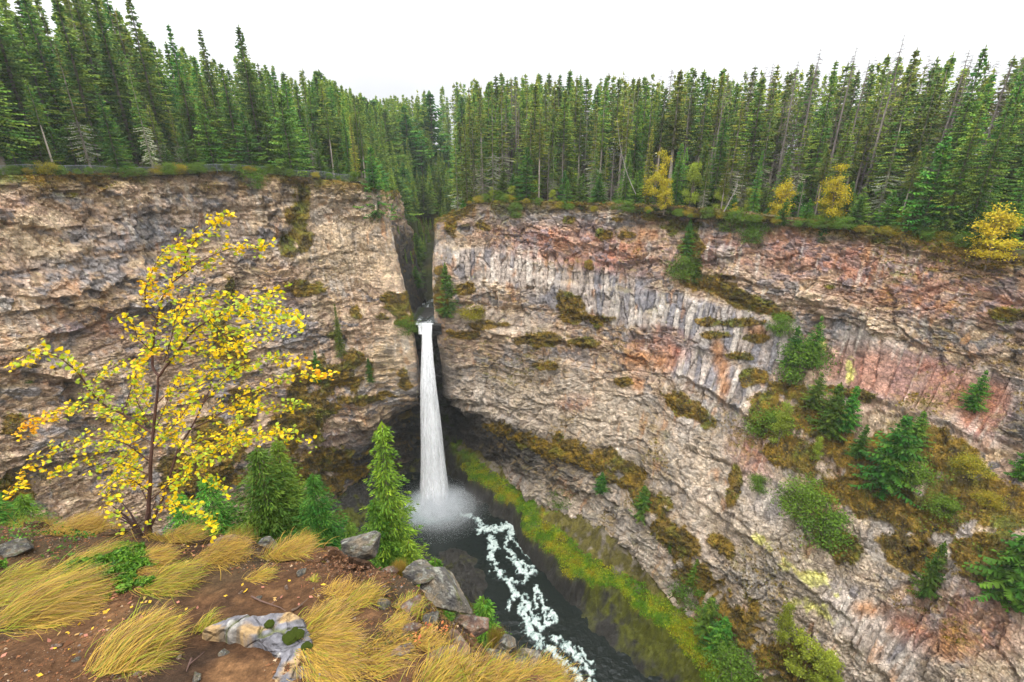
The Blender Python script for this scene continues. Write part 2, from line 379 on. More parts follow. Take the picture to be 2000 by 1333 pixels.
# ------------------------------------------------------------------ rock colour and features traced onto the walls
M_ROCK = mat('rock', rough=.88, noise=[(1.3, .14), (5.5, .22)], bump=[(3.2, .22, 6)], spec=.25)
def joints(m, sc, dist, vary):
    # small angular joints: cells of slightly different stone with a sharp step between them
    nt = m.node_tree; N = nt.nodes; Lk = nt.links.new; b = N['Principled BSDF']
    tc = N.new('ShaderNodeTexCoord'); nz = N.new('ShaderNodeTexNoise'); nz.inputs['Scale'].default_value = 1.1; nz.inputs['Detail'].default_value = 4; Lk(tc.outputs['Object'], nz.inputs['Vector'])
    ad = N.new('ShaderNodeVectorMath'); ad.operation = 'MULTIPLY_ADD'; Lk(nz.outputs['Color'], ad.inputs[0]); ad.inputs[1].default_value = (.9, .9, .9); Lk(tc.outputs['Object'], ad.inputs[2])
    mp = N.new('ShaderNodeMapping'); mp.inputs['Scale'].default_value = (1, 1, 1.25); Lk(ad.outputs[0], mp.inputs[0])
    v1 = N.new('ShaderNodeTexVoronoi'); v1.inputs['Scale'].default_value = sc; Lk(mp.outputs[0], v1.inputs['Vector'])
    v2 = N.new('ShaderNodeTexVoronoi'); v2.feature = 'DISTANCE_TO_EDGE'; v2.inputs['Scale'].default_value = sc; Lk(mp.outputs[0], v2.inputs['Vector'])
    sp = N.new('ShaderNodeSeparateColor'); Lk(v1.outputs['Color'], sp.inputs[0]); mr = N.new('ShaderNodeMapRange'); mr.inputs[3].default_value = 1-vary; mr.inputs[4].default_value = 1+vary; Lk(sp.outputs[0], mr.inputs[0])
    src = b.inputs['Base Color'].links[0].from_socket; vm = N.new('ShaderNodeVectorMath'); vm.operation = 'SCALE'; Lk(src, vm.inputs[0]); Lk(mr.outputs[0], vm.inputs['Scale']); Lk(vm.outputs[0], b.inputs['Base Color'])
    er = N.new('ShaderNodeMapRange'); er.inputs[2].default_value = .09; Lk(v2.outputs['Distance'], er.inputs[0])
    hh = N.new('ShaderNodeMath'); hh.operation = 'MULTIPLY_ADD'; Lk(sp.outputs[1], hh.inputs[0]); hh.inputs[1].default_value = .8; Lk(er.outputs[0], hh.inputs[2])
    bp = N.new('ShaderNodeBump'); bp.inputs['Distance'].default_value = dist; Lk(hh.outputs[0], bp.inputs['Height']); Lk(b.inputs['Normal'].links[0].from_socket, bp.inputs['Normal']); Lk(bp.outputs[0], b.inputs['Normal'])
joints(M_ROCK, 1.15, .16, .17); joints(M_ROCK, 2.6, .07, .10)
def fields(W, st, wid): return stripe(W, st, wid)
def band(W, top, bot, soft=.8):
    T = np.array([sz(W, *p) for p in top]); Bm = np.array([sz(W, *p) for p in bot]); T = T[np.argsort(T[:, 0])]; Bm = Bm[np.argsort(Bm[:, 0])]
    s0, s1 = max(T[0, 0], Bm[0, 0]), min(T[-1, 0], Bm[-1, 0])
    j = fbm(W.S/3, W.S*0, seed=55)*1.2
    zt = np.interp(W.S, T[:, 0], T[:, 1])+j; zb = np.interp(W.S, Bm[:, 0], Bm[:, 1])+fbm(W.S/1.6, W.S*0, seed=56)*1.6
    Z = W.B[..., 2]
    return sst(-soft, soft, zt-Z)*sst(-soft, soft, Z-zb)*sst(-2, 2, W.S-s0)*sst(-2, 2, s1-W.S), zt, zb
def ledge(W, pts, amp, decay=7.):
    P = np.array([sz(W, *p) for p in pts]); P = P[np.argsort(P[:, 0])]
    zl = np.interp(W.S, P[:, 0], P[:, 1])+fbm(W.S/2.5, W.S*0, seed=77)*1.0
    e = sst(0, 5, W.S-P[0, 0])*sst(0, 5, P[-1, 0]-W.S); h = W.B[..., 2]-zl
    return amp*e*np.where(h > 0, sst(0, .7, h)*np.exp(-np.maximum(h, 0)/decay), 0)
TAN, CREAM, GREYB, DARK, PINK, ORANGE = (.44, .305, .18), (.55, .425, .28), (.20, .205, .22), (.06, .055, .053), (.36, .235, .19), (.44, .20, .07)
RED, PURP, MOSS_O, MOSS_G, MOSS_B = (.40, .15, .085), (.20, .165, .18), (.26, .155, .006), (.15, .17, .010), (.08, .055, .010)
def build_wall(ST, side, ds, dz):
    W = Wall(); W.B, W.S = wall_base(ST, ds, dz); W.N = normals(W.B, -1); px_index(W); S, Z = W.S, W.B[..., 2]
    n, m = S.shape
    cm = np.zeros_like(S); extra = np.zeros_like(S); dark = np.zeros_like(S); moss = np.zeros_like(S); red = np.zeros_like(S); lich = np.zeros_like(S); orange = np.zeros_like(S); pale = np.zeros_like(S); grey = np.zeros_like(S)
    if side == 'L':
        b1, _, _ = band(W, [(560, 430), (680, 430), (785, 520)], [(560, 560), (680, 590), (790, 600)], 1.5); cm = np.maximum(cm, b1*.55)
        b2, _, _ = band(W, [(640, 590), (720, 600), (795, 600)], [(640, 660), (720, 650), (795, 640)], 1.); cm = np.maximum(cm, b2*.6)
        extra += ledge(W, [(0, 570), (60, 588), (130, 580), (200, 566), (250, 550), (330, 548)], 2.4)
        extra += ledge(W, [(0, 628), (90, 608), (190, 604), (300, 600), (380, 590)], 1.6, 4)
        extra += ledge(W, [(0, 735), (40, 728), (90, 740), (130, 752), (180, 760)], 3.4, 6)
        extra += ledge(W, [(0, 660), (60, 668), (150, 650), (230, 660)], 1.5, 4)
        extra += ledge(W, [(130, 830), (240, 812), (330, 800), (420, 780), (520, 760)], 1.8, 5)
        extra += ledge(W, [(0, 925), (90, 905), (180, 890), (300, 880)], 2.0, 6)
        extra += ledge(W, [(420, 700), (520, 680), (620, 660), (720, 640)], 1.3, 4)
        extra += ledge(W, [(0, 385), (120, 375), (300, 392), (480, 372), (600, 385), (740, 395)], .9, 3)
        for pts, wd, dp in (([(590, 330), (592, 390), (575, 440), (556, 475)], 2.0, 1.6), ([(548, 380), (530, 450), (500, 520)], 1.1, .8), ([(132, 745), (142, 800), (128, 850)], 1.8, 1.8), ([(465, 540), (455, 600), (430, 660), (420, 740)], 2.0, 1.1), ([(640, 610), (600, 700), (560, 780)], 1.6, .8), ([(300, 390), (310, 460), (290, 520)], .8, .6)):
            k = stripe(W, pts, wd); extra -= k*dp; dark = np.maximum(dark, k*.35)  # grooves are carved, and their shade is painted in darker too
        for b in ((596, 380, 12, 40), (585, 430, 24, 45), (560, 480, 22, 30), (596, 470, 20, 28), (590, 562, 46, 16), (450, 560, 12, 30), (430, 650, 22, 40), (455, 690, 26, 46), (640, 730, 60, 36), (600, 800, 50, 60), (560, 850, 40, 50), (690, 698, 22, 18), (770, 578, 24, 9), (792, 592, 16, 20), (800, 628, 14, 20), (705, 772, 60, 9), (640, 900, 60, 30), (690, 925, 46, 18), (20, 985, 50, 60), (430, 860, 60, 50), (50, 712, 12, 6), (480, 800, 30, 50), (790, 745, 14, 24), (725, 720, 10, 14), (20, 835, 30, 30), (650, 655, 14, 10), (695, 610, 14, 12), (390, 930, 90, 40), (560, 930, 90, 50), (640, 945, 40, 20)):
            moss = np.maximum(moss, blob(W, *b))
        for b in ((200, 640, 260, 22, 3), (560, 560, 40, 60), (30, 400, 50, 30), (640, 850, 60, 30)): red = np.maximum(red, blob(W, *b)*.7)
        for b in ((680, 470, 110, 90), (650, 390, 120, 40), (760, 700, 60, 60)): pale = np.maximum(pale, blob(W, *b))
        for b in ((350, 390, 40, 20), (420, 400, 50, 16), (130, 520, 60, 20), (560, 620, 60, 60), (700, 870, 70, 40), (330, 450, 160, 30)): grey = np.maximum(grey, blob(W, *b)*.8)
        wet = np.clip(blob(W, 750, 885, 100, 62, -38)+blob(W, 812, 850, 36, 60)*1.2, 0, 1)  # wet rock plus painted shade of the alcove left of the fall
    else:
        bs = [band(W, [(856, 478), (1000, 488), (1150, 510), (1260, 535)], [(856, 535), (1000, 560), (1150, 580), (1260, 595)]),
              band(W, [(1060, 545), (1200, 565), (1330, 572), (1400, 595), (1560, 640)], [(1060, 590), (1200, 636), (1330, 650), (1420, 690), (1560, 735)]),
              band(W, [(1590, 632), (1700, 650), (1850, 700), (1999, 735)], [(1600, 752), (1700, 782), (1850, 835), (1999, 900)]),
              band(W, [(1290, 665), (1400, 700), (1480, 745)], [(1290, 720), (1400, 770), (1480, 830)]),
              band(W, [(1640, 1120), (1760, 1200), (1900, 1300)], [(1590, 1190), (1700, 1280), (1780, 1330)]),
              band(W, [(1420, 780), (1480, 900), (1560, 1000)], [(1380, 830), (1440, 960), (1520, 1040)]),
              band(W, [(880, 590), (960, 600), (1080, 620)], [(880, 640), (960, 650), (1080, 660)])]
        for (b, zt, zb), k in zip(bs, (1, 1, .9, .9, .9, .5, .5)):
            cm = np.maximum(cm, b*k)
        W.bigcol = bs[2][0]
        extra += bs[0][0]*.5+bs[1][0]*1.0
        extra += ledge(W, [(1330, 545), (1400, 580), (1470, 610), (1560, 640)], -2.2, 2.5)
        extra += ledge(W, [(1000, 455), (1150, 480), (1300, 520), (1500, 560), (1700, 640), (1850, 690), (1990, 720)], 1.0, 2.5)
        extra += ledge(W, [(1300, 725), (1400, 775), (1480, 835), (1520, 870)], 2.0, 4)
        extra += ledge(W, [(900, 640), (1050, 668), (1200, 690), (1290, 720)], 1.4, 4)
        extra += ledge(W, [(1590, 760), (1700, 790), (1850, 842), (1990, 905)], 1.4, 5)
        extra += ledge(W, [(1240, 900), (1400, 1010), (1560, 1130), (1700, 1250)], 1.2, 4)
        extra += ledge(W, [(1000, 520), (1500, 580), (1800, 620), (1990, 650)], .5, 2.)
        for pts, wd, dp in (([(1350, 440), (1345, 500), (1362, 560)], 2.0, 1.2), ([(1590, 640), (1560, 700), (1540, 760)], 2.5, 2.0), ([(1240, 660), (1300, 740), (1330, 800), (1420, 850)], 1.6, .9), ([(1880, 1080), (1800, 1190), (1760, 1260)], 1.2, 1.2), ([(1300, 420), (1250, 480), (1230, 560)], 1.0, .6)):
            k = stripe(W, pts, wd); extra -= k*dp
        for b in ((1420, 572, 80, 20, 25), (1490, 602, 60, 16, 14), (1350, 540, 30, 25), (1348, 480, 24, 60), (1330, 440, 40, 18), (1290, 425, 50, 12), (1380, 626, 30, 9), (1450, 630, 50, 9), (1110, 600, 30, 30), (1118, 622, 36, 16), (1170, 628, 26, 16), (950, 632, 46, 10), (930, 607, 18, 9), (905, 560, 26, 12), (1065, 664, 50, 14), (1135, 668, 40, 12), (1070, 715, 26, 10), (1215, 748, 22, 9), (1345, 800, 60, 22, 30), (1440, 696, 30, 9), (1470, 740, 40, 18), (1540, 765, 50, 20, 20), (1660, 768, 70, 12, 12), (1600, 820, 80, 46, 20), (1500, 800, 40, 44), (1550, 890, 70, 46, 20), (1690, 890, 120, 50, 20), (1850, 900, 110, 50, 15), (1900, 980, 130, 60, 20), (1750, 990, 110, 44, 20), (1650, 1070, 60, 26, 40), (1790, 1090, 90, 36, 30), (1920, 1090, 80, 50), (1970, 612, 40, 13), (1930, 520, 30, 8), (1130, 895, 90, 24, 30), (1240, 960, 70, 24, 35), (1040, 868, 50, 16, 25), (1400, 1060, 36, 16, 35), (1360, 1130, 60, 34, 40), (1440, 1210, 60, 46, 45), (1560, 1290, 80, 44, 30), (905, 655, 34, 10), (1430, 950, 16, 40), (970, 838, 36, 14), (862, 570, 14, 50), (1850, 1000, 90, 50), (1640, 960, 60, 30), (1480, 660, 26, 9), (1395, 655, 30, 8), (1200, 905, 60, 20, 30), (1320, 1060, 60, 30, 40), (1500, 840, 40, 30), (1150, 520, 10, 10), (1220, 460, 14, 8), (940, 440, 16, 10), (1180, 455, 16, 12), (1110, 430, 14, 8), (880, 440, 12, 30), (1500, 430, 30, 6), (1200, 430, 16, 6), (1420, 540, 26, 6), (1620, 560, 12, 5), (1730, 470, 30, 6), (1860, 480, 60, 16)):
            moss = np.maximum(moss, blob(W, *b))
        for b in ((1780, 550, 260, 66, 12), (1760, 740, 170, 56, 12), (1480, 500, 160, 40, 8), (1620, 500, 100, 50), (1880, 440, 100, 30), (1900, 1210, 130, 90), (1480, 880, 60, 60), (1280, 680, 60, 40), (1150, 480, 200, 40, 8), (1120, 790, 40, 20), (1800, 1190, 60, 60), (1930, 800, 60, 60), (1500, 470, 120, 20)): red = np.maximum(red, blob(W, *b))
        for b in ((1575, 1120, 70, 20, 30), (1600, 1190, 70, 18, 30), (1500, 1060, 40, 16, 30), (1660, 720, 14, 30), (1600, 680, 14, 30)): lich = np.maximum(lich, blob(W, *b))
        for b in ((1400, 690, 14, 40), (1240, 750, 20, 20), (1290, 700, 30, 30), (1700, 1190, 40, 22), (1410, 740, 16, 70), (1600, 1010, 40, 20), (1860, 1260, 50, 40), (1240, 700, 40, 24), (1480, 650, 30, 20)): orange = np.maximum(orange, blob(W, *b))
        for b in ((1120, 800, 170, 60, 20), (1000, 530, 130, 36), (900, 500, 50, 40), (1400, 930, 120, 60, 40), (1640, 1180, 130, 40, 35), (1150, 780, 120, 60, 20), (1520, 1060, 100, 40, 35), (1690, 1250, 90, 50, 35), (1000, 640, 90, 40)): pale = np.maximum(pale, blob(W, *b))
        for b in ((1250, 600, 160, 40, 10), (1400, 640, 90, 50), (1380, 720, 60, 60), (1830, 760, 80, 50, 10), (1490, 690, 80, 40), (1050, 420, 150, 20), (1380, 820, 80, 40, 30), (1950, 820, 80, 50), (1650, 640, 40, 40), (1500, 1130, 60, 40), (1320, 700, 50, 40)): grey = np.maximum(grey, blob(W, *b))
        wet = np.clip(blob(W, 880, 850, 60, 70)*1.1*sst(-66, -75, Z)+blob(W, 950, 900, 60, 18, 32)*sst(-74, -82, Z)+blob(W, 848, 760, 22, 110)*.7, 0, 1)  # wet rock plus painted alcove shade on the right of the fall
    d, rs = rock(W, cm, seed=0 if side == 'L' else 400, amp=1.0 if side == 'L' else .95)
    d = d+extra
    mn = moss*1.15+fbm(S/2.6, Z/2.0, oct=5, seed=61)*.85-.42
    mm = sst(.0, .16, mn)*(moss > .02)
    # mosses and turf also settle on the treads
    top = (Z-W.B[:, :1, 2])          # 0 at rim, negative below
    rimm = sst(-4.5, .3, top+fbm(S/3.5, Z/3.5, oct=4, seed=62)*3.5-.4)
    mm = np.maximum(mm, rimm)
    d = d+mm*(.25+.35*fbm(S/.7, Z/.6, oct=3, seed=63))
    d *= sst(0, 3.5, np.minimum(-top, 99)+1.0)*.85+.15
    V = W.B+W.N*d[..., None]
    Nn = normals(V, -1)
    tread = sst(.35, .62, Nn[..., 2]+fbm(S/2, Z/2, seed=64)*.25)*(sst(-.3, .35, fbm(S/9, Z/9, oct=3, seed=65)+(-.12 if side == 'R' else -.3)))
    # ---- colour of the stone
    r1, r2, r3 = rs
    C = np.broadcast_to(np.array(TAN), S.shape+(3,)).copy()
    lo = fbm(S/12, Z/7, oct=4, seed=70); lo2 = fbm(S/9, Z/11, oct=4, seed=71)
    pick = r1[3]*.35+r2[3]*.4+r3[3]*.25+lo*.35
    C = mixc(C, CREAM, sst(.52, .72, pick)*.8)
    C = mixc(C, PINK, sst(.62, .4, r2[2]*.6+r3[1]*.4+lo2*.35)*(.55 if side == 'R' else .38))
    C = mixc(C, GREYB, sst(.5, .28, pick)*.75)
    C = mixc(C, (.30, .27, .25), np.clip(grey, 0, 1)*.55*(.5+.5*r2[0]))
    C = mixc(C, GREYB, np.clip(grey*1.2-.1, 0, 1)*sst(.35, .6, r3[0]*.5+r2[3]*.5)*.85)
    C = mixc(C, CREAM, np.clip(pale, 0, 1)*.65)
    rr = np.clip(red*1.25+fbm(S/3.5, Z/1.8, oct=4, seed=72)*.5-.12, 0, 1)*(red > .01)
    C = mixc(C, RED if side == 'R' else (.44, .25, .17), rr*(.28+.45*r2[1]))
    C = mixc(C, PURP, sst(.25, .7, rr)*sst(.55, .9, r3[2]*.6+r2[0]*.5)*.75)
    if side == 'R':
        C = mixc(C, (.37, .29, .25), .30*sst(-.2, .5, lo2)); C = mixc(C, (.46, .395, .32), .6*sst(-46, -60, Z)*(1-np.clip(red, 0, 1)))
    cr = W.colr
    colc = mixc(mixc(np.broadcast_to(np.array((.42, .35, .30)), C.shape), (.21, .20, .215), sst(.45, .65, cr[2])), (.52, .46, .40), sst(.7, .9, cr[3]))
    colc = mixc(colc, RED, np.clip(red*1.6, 0, 1)*(.55+.45*cr[1])) if side == 'R' else colc
    if side == 'L': colc = C*(.8+.4*cr[2][..., None])
    C = mix(C, colc, (cm*.85)[..., None])
    # water stains: long vertical smears, their own shape
    stn = fbm(S/.8+fbm(S/5, Z/9, seed=81)*2, Z/9, oct=4, seed=80)*.6+fbm(S/6, Z/10, oct=3, seed=82)
    C = mixc(C, DARK, sst(.25, .62, stn)*.38)
    st2 = fbm(S/.6, Z/7, oct=3, seed=83)+fbm(S/7, Z/8, oct=3, seed=84)*.7
    C = mixc(C, (.62, .55, .46), sst(.35, .75, st2)*.5)
    C = mixc(C, ORANGE, sst(.38, .7, fbm(S/1.6, Z/3.5, oct=4, seed=85)+fbm(S/9, Z/9, seed=86)*.5)*.5)
    C = mixc(C, ORANGE, np.clip(orange*1.3+fbm(S/1.5, Z/1.5, oct=3, seed=87)*.6-.35, 0, 1)*.75)
    C = mixc(C, (.62, .60, .16), sst(.25, .6, lich*.9+fbm(S/1.3, Z/1.0, oct=4, seed=88)*.9-.25)*.75)
    C = C*1.32*(.74+.44*r3[3][..., None])*(.9+.2*r2[1][..., None])
    C = mixc(C, DARK, dark)  # crevice shade mixed into the stone colour
    C = mixc(C, (.035, .033, .03), np.clip(wet*1.2+fbm(S/3, Z/3, oct=3, seed=89)*.4, 0, 1)*(wet > .01)*.93)  # near-black: wet stone and the alcove's shade, both put into the colour
    inn = (W.B[..., 1] > 126.5)*sst(12, 6, np.abs(W.B[..., 0]+25))*sst(-14, -24, Z); C = mixc(C, (.03, .03, .027), inn*.9)  # shade inside the narrow notch painted into the rock colour
    # plants growing on the stone
    mc = mixc(mixc(np.broadcast_to(np.array(MOSS_O), C.shape), MOSS_G, sst(-.1, .45, fbm(S/4, Z/4, oct=4, seed=90)-(-top+Z*0)/400)), MOSS_B, sst(.0, .5, fbm(S/1.2, Z/1.2, oct=3, seed=93)+.05))
    C = mix(C, mc*(.7+.5*r3[0][..., None]), np.clip(mm*.93+tread*.6, 0, .95)[..., None])
    W.V = V; W.moss = np.clip(mm+tread*.5, 0, 1)
    # cap: the turf laps back over the rim
    Nh = W.N[:, 0, :2]/(np.linalg.norm(W.N[:, 0, :2], axis=1)[:, None]+1e-9)
    caps = []
    for q, up in ((9, -1.2), (7, -.1), (5, .25), (3.6, .35), (2.4, .3), (1.4, .22), (.7, .1)):
        P = V[:, 0].copy(); P[:, :2] -= Nh*q; P[:, 2] = np.minimum(W.B[:, 0, 2]+up, land_z(P[:, 0], P[:, 1])+(up if up < 0 else .12)*(q > 1.4)+(9. if q < 1.4 else 0))+fbm(P[:, 0]/2, P[:, 1]/2, oct=3, seed=95)*.5+ (V[:, 0, 2]-W.B[:, 0, 2])*max(0, 1-q/2); caps.append(P)
    cap = np.stack(caps, 1); cc = np.broadcast_to(C[:, :1]*0+np.array((.085, .065, .025)), cap.shape)
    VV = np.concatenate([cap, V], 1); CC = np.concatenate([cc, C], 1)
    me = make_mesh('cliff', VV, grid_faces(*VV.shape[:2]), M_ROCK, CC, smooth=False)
    o = link('cliff', me)
    return W, o
DSL, DSR = (.24, .24) if not QUICK else (.5, .5)
WL, oL = build_wall(LEFT, 'L', DSL, DSL)
tag(oL, 'tan and grey layered rock cliff under the fenced rim, left of the waterfall', 'cliff', kind='structure')
WR, oR = build_wall(RIGHT, 'R', DSR, DSR)
tag(oR, 'pink and grey cliff of columns and mossy ledges, right of the waterfall', 'cliff', kind='structure')
# ------------------------------------------------------------------ canyon floor, pool, stream
def zpts(px, z): return [tuple(at_z(u, v, z)[:2]) for u, v in px]
BENCH_LO = zpts([(850, 845), (880, 862), (930, 925), (1020, 985), (1035, 1030), (1120, 1110), (1225, 1165), (1310, 1225), (1370, 1300), (1420, 1370), (1500, 1500)], -91.5)
STREAM = zpts([(900, 1000), (960, 1040), (1000, 1090), (1025, 1150), (1045, 1200), (1085, 1255), (1160, 1335), (1260, 1440)], -97.5)
def build_floor():
    st = .28 if not QUICK else .8
    xs = np.arange(-72, 72, st); ys = np.arange(28, 150, st); X, Y = np.meshgrid(xs, ys, indexing='ij')
    d, sg, al = polydist(X, Y, BENCH_LO)
    sd = d*sg                                                # positive = wall side
    j = fbm(X/6, Y/6, oct=4, seed=201)*2.5+fbm(X/1.3, Y/1.3, oct=4, seed=202)*.8
    sd2 = sd+j
    ds, _, als = polydist(X, Y, STREAM)
    w = 2.6+.05*np.clip(al-40, 0, 60)
    Z = -98.6+sst(-4.5, .5, sd2)*6.0+sst(0, 22, sd2)*6.0+ np.clip(sd2, 0, 30)*.12
    # rough dark bed rising away from the stream on the near side and downstream
    pool = np.hypot((X+20)/16, (Y-117)/13)
    rise = sst(4.5, 16, ds)*sst(.9, 1.7, pool)
    Z += rise*(2.2+fbm(X/7, Y/7, oct=5, seed=203)*3.2)*(1-sst(-4, 2, sd2)*.7)
    Z += (.25+.75*np.clip(rise+sst(-4, 2, sd2), 0, 1))*(fbm(X/2.2, Y/2.2, oct=4, seed=204)*1.3+np.abs(fbm(X/.9, Y/.9, oct=3, seed=205))*.7)
    Z -= (1-rise)*(1-sst(-4, 0, sd2))*.4
    r, vx, vy, f1, f2 = voro(X/1.7, Y/1.7, 206)
    Z += np.clip(sst(-4, 2, sd2)+rise, 0, 1)*(r[0]-.5)*.8
    C = np.broadcast_to(np.array((.030, .028, .024)), X.shape+(3,)).copy()
    mossn = fbm(X/5, Y/5, oct=5, seed=207)+fbm(X/1.1, Y/1.1, oct=3, seed=208)*.5
    C = mixc(C, (.075, .08, .008), sst(-.1, .4, mossn)*.9*np.clip(rise*1.2, 0, 1))
    bt = sst(-1.6, .2, sd2)
    g = mixc(mixc(np.broadcast_to(np.array((.10, .17, .008)), C.shape), (.25, .28, .01), sst(-.1, .4, fbm(X/3, Y/3, oct=4, seed=209))), (.27, .19, .008), sst(.25, .55, fbm(X/1.4, Y/1.4, oct=3, seed=210)+.1))
    far = sst(122, 128, Y)
    g = mixc(g, (.05, .085, .01), far*.7)
    up = sst(1.6, 4.5, sd2+fbm(X/3, Y/3, oct=3, seed=211)*4)
    g = mixc(g, (.10, .085, .02), up); g = mixc(g, (.16, .135, .10), up*sst(.05, .4, fbm(X/1.6, Y/1.6, oct=4, seed=212)))
    C = mix(C, g*(.65+.7*r[1][..., None]), (bt*.95)[..., None])
    C *= (.8+.4*r[2][..., None])
    V = np.stack([X, Y, Z], -1)
    me = make_mesh('canyon_floor', V, grid_faces(*X.shape), mat('floor_rock', rough=.8, noise=[(1.1, .25), (4, .25)], bump=[(2.5, .2, 5)], spec=.15), C)
    o = link('canyon_floor', me); tag(o, 'dark wet canyon bottom with a bright green mossy bench along the pool', 'canyon floor', kind='structure')
    return X, Y, Z, sd2
FX, FY, FZ, BS = build_floor()
# water: one dark glossy sheet through pool and stream, foam where it breaks
def build_water():
    st = .16 if not QUICK else .4
    xs = np.arange(-42, 46, st); ys = np.arange(40, 134, st); X, Y = np.meshgrid(xs, ys, indexing='ij')
    ds, sg, al = polydist(X, Y, STREAM)
    fx, fy = at_z(848, 990, -97.9)[:2]
    pool = np.hypot((X+19)/17, (Y-117)/14)
    keep = (ds < 15) | (pool < 1.8)
    Z = -97.9+fbm(X/1.2, Y/1.2, oct=3, seed=301)*.06
    # foam strands, traced from above
    S_ = [([(900, 1003), (925, 1010), (945, 1028)], 1.0), ([(940, 1030), (965, 1034), (992, 1026), (998, 1045)], 2.2), ([(962, 1045), (962, 1080), (966, 1110), (980, 1128)], 1.6), ([(995, 1045), (1015, 1066), (1030, 1085)], 1.2), ([(1000, 1050), (985, 1066), (1000, 1080)], .9),
          ([(1025, 1066), (1038, 1085)], .9), ([(1002, 1090), (1015, 1110), (1028, 1125), (1040, 1120)], 1.6), ([(1020, 1100), (1035, 1105)], 1.1), ([(975, 1125), (1000, 1140), (1012, 1160), (1030, 1180)], 1.5), ([(1030, 1125), (1020, 1140)], .8),
          ([(1046, 1145), (1060, 1175), (1078, 1200), (1088, 1212)], 1.0), ([(1048, 1146), (1040, 1170), (1045, 1190)], .8), ([(1012, 1160), (995, 1175), (992, 1190)], .8), ([(1020, 1170), (1035, 1190), (1048, 1215), (1060, 1225)], 1.4), ([(1060, 1225), (1078, 1216), (1088, 1212)], .8),
          ([(1018, 1185), (1028, 1210), (1035, 1240), (1050, 1255)], 1.5), ([(1060, 1190), (1068, 1215)], .8), ([(1040, 1240), (1060, 1255), (1090, 1285), (1130, 1320), (1165, 1350)], 2.0), ([(1085, 1245), (1110, 1265), (1135, 1290), (1150, 1310)], 1.4), ([(1130, 1270), (1155, 1290)], .8), ([(1165, 1350), (1240, 1430)], 2.6), ([(1095, 1290), (1100, 1310)], 1.4)]
    f = np.full(X.shape, -9.0)
    wx = X+fbm(X/1.6, Y/1.6, oct=4, seed=302)*1.3; wy = Y+fbm(X/1.6, Y/1.6, oct=4, seed=303)*1.3
    for px, wd in S_:
        d, _, _ = polydist(wx, wy, zpts(px, -97.8)); f = np.maximum(f, 1-d/(wd*.85))
    qv, _, _, q1, q2 = voro(X/1.5+fbm(X/1.4, Y/1.4, seed=311)*.9, Y/2.3+fbm(X/1.4, Y/1.4, seed=312)*.9, 313, .95); hole = np.abs(fbm(X/1.15+fbm(X/2, Y/2, seed=309), Y/1.5, oct=3, seed=308)); foam = sst(.12, .95, f*1.3+(.30-(q2-q1))*1.2+fbm(X/.75, Y/.75, oct=4, seed=304)*.85+fbm(X/1.8, Y/1.8, oct=3, seed=307)*.5-.12-.55*sst(.10, .0, hole))*(.72+.28*sst(-.3, .3, fbm(X/.3, Y/.3, oct=3, seed=310)))
    Z += np.clip(f, 0, 1)*.5*np.abs(fbm(X/.8, Y/.8, oct=3, seed=305))+foam*.12
    rr = np.hypot((X-fx), (Y-fy)*1.05)+fbm(X/2, Y/2, oct=4, seed=306)*1.6
    imp = sst(11.5, 2.8, rr)
    foam = np.clip(np.maximum(foam, imp**1.4), 0, 1)
    ck = keep[:-1, :-1] & keep[1:, 1:]
    C = mixc(np.broadcast_to(np.array((.010, .014, .012)), X.shape+(3,)), (.20, .27, .25), sst(0, .5, foam)); C = mixc(C, (.55, .62, .58), sst(.42, 1.05, foam))
    m = mat('water', rough=.12, bump=[(1.2, .12, 3)], spec=.28)
    nt = m.node_tree; a = nt.nodes.new('ShaderNodeAttribute'); a.attribute_name = 'foam'
    mr = nt.nodes.new('ShaderNodeMapRange'); mr.inputs[3].default_value = .12; mr.inputs[4].default_value = .7; nt.links.new(a.outputs['Fac'], mr.inputs[0]); nt.links.new(mr.outputs[0], nt.nodes['Principled BSDF'].inputs['Roughness'])
    me = make_mesh('pool_and_stream', np.stack([X, Y, Z], -1), grid_faces(*X.shape, keep=ck), m, C, smooth=True, extra={'foam': foam})
    o = link('water', me); tag(o, 'dark plunge pool and white braided rapids running out of it', 'water', kind='structure')
build_water()
# ------------------------------------------------------------------ the land behind the rims, gully included
def build_land():
    st = 1.1
    xs = np.concatenate([[-2600, -1500, -900, -500, -300, -220], np.arange(-180, 180, st), [220, 300, 500, 900, 1500, 2600]])
    ys = np.concatenate([[-1500, -700, -300, -150, -80], np.arange(-50, 300, st), [340, 450, 700, 1200, 2000, 3200]])
    X, Y = np.meshgrid(xs, ys, indexing='ij'); Z = land_z(X, Y)
    near = sst(14, 5, np.hypot(X, Y-1))
    Z = np.where(Y < 40, mix(Z, -2.6+0*Z, sst(40, 10, Y)*sst(50, 8, np.abs(X))), Z)
    ins = inside(X, Y, CANYON) | ((X > -12) & (X < 5) & (Y > -5) & (Y < 5))
    ck = ~(ins[:-1, :-1] | ins[1:, :-1] | ins[:-1, 1:] | ins[1:, 1:])
    C = mixc(np.broadcast_to(np.array((.045, .040, .018)), X.shape+(3,)), (.06, .075, .015), sst(-.2, .4, fbm(X/5, Y/5, oct=4, seed=412)))
    C = mixc(C, (.14, .085, .015), sst(.2, .6, fbm(X/4, Y/4, oct=4, seed=413))*.6)
    d, _, al = polydist(X, Y, GULLY)
    C = mixc(C, (.022, .026, .016), sst(14, 6, d)*sst(85, 50, al)*(.7+.3*vn(X/1.5, Y/1.5, seed=417)))
    me = make_mesh('ground', np.stack([X, Y, Z], -1), grid_faces(*X.shape, keep=ck), mat('forest_floor', rough=.95, noise=[(.8, .3)], bump=[(2, .3, 5)], spec=.1), C, smooth=True)
    tag(link('ground', me), 'mossy forest floor behind both rims', 'ground', kind='structure')
build_land()
